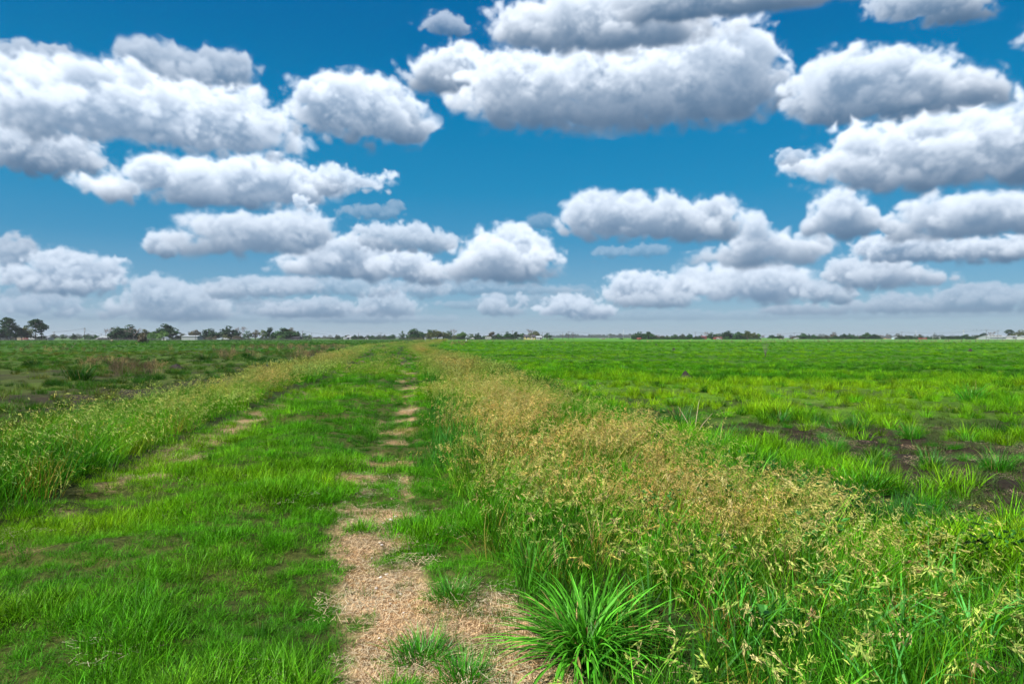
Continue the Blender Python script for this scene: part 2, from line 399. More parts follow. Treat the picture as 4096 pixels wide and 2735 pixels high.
def leafy(name, source, col=None, transl=.3, gloss=.008, lo=.35, hi=1.9):
    """thin leaf: diffuse + light coming through it + a little sheen; every blade has its own shade (bv).
    source: 'tint' = colour stored with the plant, 'object' = the object's colour, None = col"""
    m, t = material(name)
    if source == 'tint': c0 = t.n('ShaderNodeAttribute', attribute_type='INSTANCER', attribute_name='tint').outputs['Color']
    elif source == 'object': c0 = t.n('ShaderNodeObjectInfo').outputs['Color']
    else:
        rg = t.n('ShaderNodeRGB'); rg.outputs[0].default_value = (*col, 1); c0 = rg.outputs[0]
    bv = t.n('ShaderNodeAttribute', attribute_type='GEOMETRY', attribute_name='bv').outputs['Fac']
    k = t.m('ADD', t.m('MULTIPLY', bv, hi-lo), lo)
    vm = t.n('ShaderNodeVectorMath', operation='SCALE'); t.l(c0, vm.inputs[0]); t.l(k, vm.inputs['Scale'])
    d = t.n('ShaderNodeBsdfDiffuse'); t.l(vm.outputs[0], d.inputs[0])
    tr = t.n('ShaderNodeBsdfTranslucent'); t.l(t.mix(1.0, vm.outputs[0], (1.2, 1.2, .5), 'MULTIPLY'), tr.inputs[0])
    mx = t.n('ShaderNodeMixShader'); mx.inputs[0].default_value = transl; t.l(d.outputs[0], mx.inputs[1]); t.l(tr.outputs[0], mx.inputs[2])
    gl = t.n('ShaderNodeBsdfGlossy'); gl.inputs['Roughness'].default_value = .5; gl.inputs[0].default_value = (.8, .9, .8, 1)
    m2 = t.n('ShaderNodeMixShader'); m2.inputs[0].default_value = gloss; t.l(mx.outputs[0], m2.inputs[1]); t.l(gl.outputs[0], m2.inputs[2])
    t.l(m2.outputs[0], t.n('ShaderNodeOutputMaterial').inputs[0]); return m

M = {}
M['blade'] = leafy('grass_blade', 'tint')
M['head'] = leafy('seed_head', 'tint', transl=.25, gloss=.01)
M['crown'] = leafy('tree_leaves', 'object', transl=.25, gloss=.03, lo=.55, hi=1.5)
M['bark'] = plain('bark', (.075, .06, .05), .9, .4, 6)
M['bare_bark'] = plain('grey_bark', (.17, .145, .14), .9, .3, 6)
M['straw'] = leafy('straw', 'tint', transl=.05, gloss=.04, lo=.6, hi=1.3)

# ---------------------------------------------------------------- ground: farm track, banks, fields
def x_track(y):
    """x of the track's bare wheel rut; straight at first, bending slightly far off"""
    y = np.asarray(y, float)
    return -.12 - .16*np.minimum(y, 95) - .085*np.clip(y-95, 0, 400) + .35*np.sin(y/17.0)*sstep(8, 30, y)
GAUGE = 2.7
def zones(x, y):
    s = x - x_track(y); r = np.hypot(x, y)
    n1 = vnoise(x, y, .9, 1); n2 = vnoise(x, y, 4.5, 4); n3 = vnoise(x, y, 22, 9); n4 = vnoise(x, y, .35, 14, 2); n5 = vnoise(x, y, 1.7, 19)
    w = .34 + .45*(n1-.5)
    cs = .2*sstep(4, 2.8, y) - .10*sstep(4, 6, y) + .10*sstep(8, 10, y)
    rut_r = sstep(w+.12, w-.12, np.abs(s - cs))*sstep(.42, .58, n1*.45 + n4*.55 + .42*sstep(7.6, 4.2, y) - .03 - .05*sstep(12, 30, y))
    blob = np.exp(-(((s-.5)/.30)**2 + ((y-3.6)/.75)**2)) + .9*np.exp(-(((s-.62)/.3)**2 + ((y-2.8)/.5)**2))
    rut_r = np.maximum(rut_r, sstep(.35, .6, blob + .35*(n4-.5)))*(1 - .9*np.exp(-(((s-.38)/.22)**2 + ((y-5.0)/.6)**2)))
    rut_r = rut_r*(1 - .92*sstep(.56, .66, vnoise(x, y, .42, 77, 2)))
    rut_l = .9*sstep(.42, .16, np.abs(s + GAUGE + .3*(n1-.5)))*sstep(.45, .63, n1*.5+n4*.5)*sstep(2, 6, y)*.9
    sand = np.clip(np.maximum(rut_r, rut_l*.9), 0, 1)*sstep(70, 25, r)
    wb = .35*(n5-.5)
    bank_r = sstep(.62, .88, s+wb)*sstep(3.9, 3.3, s+wb*1.6 + .35*sstep(6, 3, y))
    bank_l = sstep(-3.1, -3.4, s+wb)*sstep(-5.3, -4.7, s+wb)*sstep(3, 5, y)
    road = sstep(-3.2, -2.9, s)*sstep(1.25, .9, s)
    right = sstep(3.4, 3.9, s+wb); left = sstep(-4.8, -5.4, s+wb)
    # bare dark soil in the fields
    blobs = 0
    for bx_, by_, rx_, ry_, am in ((3.9, 11.9, 1.5, 1.1, 1.15), (5.6, 11.0, 1.6, 1.2, 1.1), (6.2, 9.0, 1.7, 1.3, 1.3), (4.9, 7.6, 1.0, .9, 1.1), (5.4, 6.2, 1.2, 1.0, 1.3), (4.6, 5.0, .7, .8, 1.0), (8.2, 12.5, 2.6, 1.0, .9), (3.2, 15.0, 1.6, .9, .85), (6.5, 16.5, 2.4, 1.0, .85), (2.7, 17.5, 1.2, 1.0, .9), (4.2, 20.5, 1.8, 1.0, .85), (9.5, 20, 2.2, 1.2, .8), (1.9, 24, 1.6, 1.2, .8), (11, 15.5, 1.5, .9, .8)):
        blobs = blobs + am*np.exp(-(((x-bx_)/rx_)**2 + ((y-by_)/ry_)**2))
    soil_r = right*np.clip(blobs + .62*sstep(.58, .76, n3*.6+n2*.4)*sstep(14, 20, y)*sstep(60, 30, y), 0, 1.4)
    soil_l = left*sstep(.50, .78, n2*.55 + n1*.30 + n4*.15 + .13*bump(s, -7.6, 1.8) + .06*sstep(60, 20, y))
    soil = np.clip(np.maximum(soil_r, soil_l*.95), 0, 1)
    yellow = right*np.clip(1.2*np.exp(-(((y-18)/8)**2))*sstep(1.5, 4, s)*sstep(24, 14, x)*sstep(.3, .6, n2), 0, 1)
    return dict(s=s, r=r, n1=n1, n2=n2, n3=n3, n4=n4, n5=n5, sand=sand, bank_r=bank_r, bank_l=bank_l, road=road, right=right, left=left, soil=soil, yellow=yellow)
def height(x, y, Zn=None):
    Zn = Zn or zones(x, y); s = Zn['s']
    z = -.14*sstep(3.6, 5.2, s) - .12*sstep(-5.4, -7.0, s)
    z = z - .045*bump(s, 0, .5) - .04*bump(s, -GAUGE, .45) + .05*bump(s, -1.35, .7) + .06*bump(s, 2.2, 1.0) + .08*bump(s, -4.3, .9)
    far = sstep(300, 60, Zn['r'])
    return z + far*((Zn['n1']-.5)*.05 + (vnoise(x, y, .55, 40, 2)-.5)*.17*(Zn['road']*(1-Zn['sand']) + .8*(Zn['right']+Zn['left'])) + (Zn['n2']-.5)*.10*(Zn['right']+Zn['left']) + (Zn['n4']-.5)*.02)
def ground_z(x, y): return float(height(np.array([float(x)]), np.array([float(y)]))[0])

def mixc(a, b, f): return a*(1-f[..., None]) + np.asarray(b)*f[..., None]
nr, nth = 330, 900
rr = .35*np.exp(np.linspace(0, math.log(6000/.35), nr)); th = np.linspace(0, 2*math.pi, nth, endpoint=False)
RRg, THg = np.meshgrid(rr, th, indexing='ij'); gx = (RRg*np.sin(THg)).ravel(); gy = (RRg*np.cos(THg)).ravel()
Zg = zones(gx, gy); gz = height(gx, gy, Zg)
vs = np.concatenate([np.stack([gx, gy, gz], 1), [[0, 0, ground_z(0, 0)]]])
ii, jj = np.meshgrid(np.arange(nr-1), np.arange(nth), indexing='ij'); j2 = (jj+1) % nth
quads = np.stack([ii*nth+jj, (ii+1)*nth+jj, (ii+1)*nth+j2, ii*nth+j2], -1).reshape(-1, 4)[:, ::-1]
c = np.empty((len(gx), 3)); c[:] = (.024, .036, .009)                                # earth between stems, darkened so the gaps read as shaded
c = mixc(c, (.060, .088, .018), Zg['road']*.9*sstep(40, 15, Zg['r']))                 # matted thatch under the track's turf
c = mixc(c, (.11, .095, .035), Zg['road']*sstep(.52, .72, Zg['n4'])*.6*sstep(40, 15, Zg['r']))
c = mixc(c, (.042, .125, .003), (Zg['right']+Zg['left'])*.75*sstep(4, 30, Zg['r']))  # short field grass
c = mixc(c, (.055, .165, .003), sstep(45, 130, Zg['r'])*(Zg['right']))
c = mixc(c, (.075, .068, .020), Zg['left']*(.45+.5*sstep(.4, .7, Zg['n3']))*sstep(110, 25, Zg['r']))
c = mixc(c, (.010, .075, .004), sstep(.45, .75, Zg['n3'])*(Zg['right']+Zg['left'])*sstep(40, 90, Zg['r'])*.6)
c = mixc(c, (.08, .19, .006), Zg['yellow']*.8)
c = mixc(c, (.20, .155, .07), (Zg['bank_r']+Zg['bank_l'])*sstep(25, 60, Zg['r'])*.6)
c = mixc(c, (.027, .020, .014), Zg['soil'])
c = mixc(c, (.44, .34, .22), Zg['sand'])
far_strip = sstep(262, 275, Zg['r'])*sstep(20, 60, gx)
c = mixc(c, (.062, .19, .016), far_strip*.9)
c = mixc(c, (.075, .055, .03), sstep(238, 246, Zg['r'])*sstep(268, 258, Zg['r'])*sstep(10, 60, gx)*.8)
c = np.concatenate([c, [[.3, .22, .14]]]); sandv = np.concatenate([Zg['sand'], [1.]]); soilv = np.concatenate([Zg['soil'], [0.]])
aux = np.stack([np.maximum(sandv, np.concatenate([Zg['road']*.55*sstep(30, 12, Zg['r']), [0.]])), soilv, sandv*0], 1)

gm, t = material('ground_earth')
gc = t.n('ShaderNodeAttribute', attribute_name='gcol').outputs['Color']; ga = t.n('ShaderNodeAttribute', attribute_name='aux')
sp = t.n('ShaderNodeSeparateColor'); t.l(ga.outputs['Color'], sp.inputs[0])
P = t.n('ShaderNodeTexCoord').outputs['Object']
na = t.noise(P, 1.4, 6, .65); nb = t.noise(P, 26, 5, .7); nc = t.noise(P, 150, 3, .6)
# wiry dead stems: stretched noise in two directions
def fibre(ang, sc):
    mp = t.n('ShaderNodeMapping'); mp.inputs['Rotation'].default_value = (0, 0, ang); mp.inputs['Scale'].default_value = (sc, sc*.09, sc)
    t.l(P, mp.inputs[0]); return t.noise(mp.outputs[0], 1.0, 3, .6)
fib = t.m('MAXIMUM', t.m('MAXIMUM', fibre(.5, 190), fibre(1.9, 210)), fibre(2.8, 170))
v1 = t.mix(t.ramp(na, .3, .7), (.62, .66, .6), (1.3, 1.22, 1.2)); col = t.mix(1.0, gc, v1, 'MULTIPLY')
v2 = t.mix(t.ramp(nb, .32, .68), (.55, .55, .55), (1.4, 1.4, 1.35)); col = t.mix(1.0, col, v2, 'MULTIPLY')
strawc = t.mix(t.ramp(fib, .5, .72), (.40, .28, .18), (1.5, 1.42, 1.32)); col = t.mix(sp.outputs[0], col, t.mix(1.0, col, strawc, 'MULTIPLY'))
p = t.n('ShaderNodeBsdfPrincipled'); t.l(col, p.inputs['Base Color']); p.inputs['Roughness'].default_value = .95; p.inputs['Specular IOR Level'].default_value = .15
hgt = t.m('ADD', t.m('MULTIPLY', nb, .7), t.m('ADD', t.m('MULTIPLY', nc, .25), t.m('MULTIPLY', fib, .25)))
b = t.n('ShaderNodeBump'); b.inputs['Strength'].default_value = .8; b.inputs['Distance'].default_value = .03; t.l(hgt, b.inputs['Height']); t.l(b.outputs[0], p.inputs['Normal'])
t.l(p.outputs[0], t.n('ShaderNodeOutputMaterial').inputs[0])
gme = new_mesh('ground', vs, quads, gm, smooth=True, attr={'gcol': c, 'aux': aux})
import bmesh
bm_ = bmesh.new(); bm_.from_mesh(gme); bm_.verts.ensure_lookup_table(); cv_ = bm_.verts[nr*nth]
for j in range(nth): bm_.faces.new((cv_, bm_.verts[(j+1) % nth], bm_.verts[j]))
bm_.to_mesh(gme); bm_.free()
tag(link('ground', gme), 'flat green pasture crossed by a two rut grass track', None, None, 'structure')

# ---------------------------------------------------------------- trees on the skyline
def at(px, d, z=None):
    """ground point seen at column px (4096-wide photograph), d metres away"""
    x = (px - 2048)/FPX*d
    return Vector((x, d, ground_z(x, d) if z is None else z))
def zpx(py, d): return EYE + (1350 - py)/FPX*d

def leaf_quads(cent, rad, n, size, rng, flat=1.0):
    """n leaf-spray faces spread through blobs (centres cent, radii rad)"""
    k = rng.integers(0, len(cent), n)
    dirs = rng.standard_normal((n, 3)); dirs /= np.linalg.norm(dirs, axis=1)[:, None]
    rr_ = rng.uniform(.35, 1.0, n)**.5
    p = cent[k] + dirs*(rad[k]*rr_)[:, None]*np.array((1, 1, flat))
    nrm = dirs*.8 + rng.standard_normal((n, 3))*.6 + np.array((0, 0, .45)); nrm /= np.linalg.norm(nrm, axis=1)[:, None]
    a = np.cross(nrm, rng.standard_normal((n, 3))); a /= np.linalg.norm(a, axis=1)[:, None]; b_ = np.cross(nrm, a)
    sz = (size*rng.uniform(.6, 1.4, n))[:, None]
    v = np.stack([p-a*sz, p+b_*sz*.55, p+a*sz, p-b_*sz*.55], 1).reshape(-1, 3)
    f = np.arange(4*n).reshape(-1, 4)
    blobv = rng.uniform(0, 1, len(cent))[k]
    bv = np.repeat(np.clip(.25 + .35*blobv + rng.uniform(-.25, .45, n), 0, 1), 4)
    return v, f, bv

def tree_proto(kind, seed):
    """unit tree: height 1, crown width 1. Returns (trunk mesh, crown mesh)"""
    rng = np.random.default_rng(seed); mb = MB(); cs = []; rs = []
    def limb(a, b_, r0, r1, sag=.03):
        a, b_ = Vector(a), Vector(b_); m = (a+b_)/2 + Vector((rng.uniform(-1, 1)*sag, rng.uniform(-1, 1)*sag, sag*.5))
        mb.tube([a, m, b_], [r0, (r0+r1)/2, r1], 5)
    if kind in ('oak', 'dome', 'bush', 'airy'):
        # crown as many overlapping leaf blobs on limbs
        lo, n, br = {'oak': (.30, 24, .17), 'dome': (.20, 32, .17), 'bush': (.12, 26, .18), 'airy': (.28, 22, .13)}[kind]
        tz = lo*.75; lean = rng.uniform(-.08, .08)
        mb.tube([(0, 0, -.02), (lean*.5, 0, tz*.5), (lean, 0, tz)], [.055, .04, .036], 7)
        if kind == 'bush': limb((.02, 0, 0), (.16, .05, .32), .03, .02); limb((-.02, 0, 0), (-.17, -.03, .34), .03, .02)
        for i in range(n):
            a = rng.uniform(0, 2*math.pi); u = rng.uniform(0, 1)**.55
            h = lo + (1-lo-br*.6)*rng.uniform(0, 1)*(1 - .62*u*u)
            prof = {'oak': .50, 'dome': .50, 'bush': .46, 'airy': .46}[kind]*math.sqrt(max(.02, 1 - ((h-lo-.12)/(1-lo-.04))**2))
            x, y = math.cos(a)*u*(prof-br*.55), math.sin(a)*u*(prof-br*.55)
            cs.append((x, y, h)); rs.append(br*rng.uniform(.7, 1.2))
            if i % 2 == 0: limb((lean, 0, tz*.95), (x, y, h), .022, .006)
        nq = {'oak': 2000, 'dome': 2600, 'bush': 2200, 'airy': 1100}[kind]
        v, f, bv = leaf_quads(np.array(cs), np.array(rs), nq, .040 if kind != 'airy' else .032, rng, .85)
    elif kind == 'pine':
        mb.tube([(0, 0, -.02), (.012, 0, .5), (-.01, 0, .93)], [.030, .022, .010], 7)
        for i in range(21):
            h = .95 - .58*(i/20)**1.5; a = i*2.4 + rng.uniform(-.4, .4)
            reach = .46*math.sqrt(max(.03, 1 - ((h-.72)/.25)**2))*rng.uniform(.7, 1.1) if h > .62 else rng.uniform(.12, .40)
            if h < .58 and rng.uniform() < .45: continue
            x, y = math.cos(a)*reach, math.sin(a)*reach
            limb((0, 0, h-.07), (x, y, h), .011, .004, .015)
            for q in range(3):
                t_ = 1 - q*.27; cs.append((x*t_+rng.uniform(-.04, .04), y*t_, h + .012*q+rng.uniform(-.015, .02))); rs.append(rng.uniform(.08, .13))
        cs.append((0, 0, .955)); rs.append(.1)
        v, f, bv = leaf_quads(np.array(cs), np.array(rs), 2600, .032, rng, .5)
    elif kind == 'bare':
        v = []
        mb.tube([(0, 0, -.02), (.01, 0, .22), (-.01, 0, .36)], [.030, .024, .02], 6)
        mb2 = MB()
        def grow(p, d, L, r, lev):
            q = p + d*L; m = p + d*L*.5 + Vector(rng.uniform(-1, 1, 3))*L*.06
            mb2.tube([p, m, q], [r, r*.8, r*.6], 4, cap=False)
            if lev == 0: return
            for k in range(3 if lev > 1 else 4):
                nd = (d + Vector(rng.uniform(-1, 1, 3))*.62 + Vector((0, 0, .12))).normalized()
                grow(p + d*L*rng.uniform(.55, 1), nd, L*rng.uniform(.58, .8), r*.62, lev-1)
        for k in range(5):
            a = 2*math.pi*k/5 + rng.uniform(-.4, .4)
            grow(Vector((0, 0, rng.uniform(.22, .36))), Vector((math.cos(a)*.62, math.sin(a)*.62, .9)).normalized(), .25, .014, 3)
        vv = np.array(mb2.v); vv[:, :2] *= .5/np.percentile(np.abs(vv[:, :2]), 98); vv[:, 2] *= 1/vv[:, 2].max()
        return mb.mesh('bare_trunk', M['bare_bark'], True), new_mesh('bare_branches', vv, mb2.f, M['bare_bark'])
    elif kind == 'sapling':                        # several thin stems from the ground
        mb2 = mb
        for k in range(9):
            a = rng.uniform(0, 2*math.pi); rch = rng.uniform(.15, .5); h = rng.uniform(.6, 1)
            mb.tube([(0, 0, -.02), (math.cos(a)*rch*.35, math.sin(a)*rch*.35, h*.4), (math.cos(a)*rch, math.sin(a)*rch, h)], [.012, .009, .003], 5)
            for q in range(6):
                t_ = rng.uniform(.35, .95); b0 = Vector((math.cos(a)*rch*t_**1.4, math.sin(a)*rch*t_**1.4, h*t_)); b1 = b0 + Vector((rng.uniform(-.14, .14), rng.uniform(-.14, .14), rng.uniform(.03, .16)))
                mb2.tube([b0, b1], [.006, .002], 4, cap=False)
        return None, mb.mesh('thin_stems', M['bare_bark'], True)
    return mb.mesh(kind+'_trunk', M['bark'], True), new_mesh(kind+'_crown', v, f, M['crown'], bv=bv)

PROTO = {k: [tree_proto(k, 100+17*i+s) for i in range(n)] for s, (k, n) in enumerate((('oak', 3), ('dome', 3), ('bush', 3), ('airy', 3), ('pine', 3), ('bare', 2), ('sapling', 2)))}
TC = {'dark': (.010, .042, .010), 'mid': (.022, .075, .016), 'light': (.065, .15, .020), 'olive': (.075, .095, .026), 'brown': (.10, .085, .055), 'grey': (.06, .075, .045), 'pale': (.10, .16, .05)}
KNAME = {'oak': 'oak_tree', 'dome': 'broadleaf_tree', 'bush': 'bushy_tree', 'airy': 'young_tree', 'pine': 'pine_tree', 'bare': 'bare_tree', 'sapling': 'bare_sapling'}
_used = {}
def tree(kind, px, top, wpx, d, tint, label, group='trees along the far field edge', base_py=None):
    if base_py: d = EYE*FPX/(base_py - 1350)
    pr = PROTO[kind]; i = _used.get(kind, 0); _used[kind] = i+1
    tr, cr = pr[i % len(pr)]
    p = at(px, d); h = zpx(top, d) - p.z; wd = wpx/FPX*d*(1.18 if kind in ('oak', 'dome', 'bush', 'airy') else 1.08)
    root = thing(KNAME[kind], label, 'tree' if kind != 'sapling' else 'sapling', p, RNG.uniform(0, 6.28), group)
    rgb = np.array(TC[tint])*RNG.uniform(.85, 1.18)*np.array((RNG.uniform(.9, 1.12), 1, RNG.uniform(.85, 1.2)))
    for nm, me in ((('trunk', tr),) if tr else ()) + (('branches' if kind == 'bare' else 'stems' if kind == 'sapling' else 'crown', cr),):
        o = link(nm, me, root, None, None, (wd, wd, h)); o.color = (*rgb, 1)
    return root

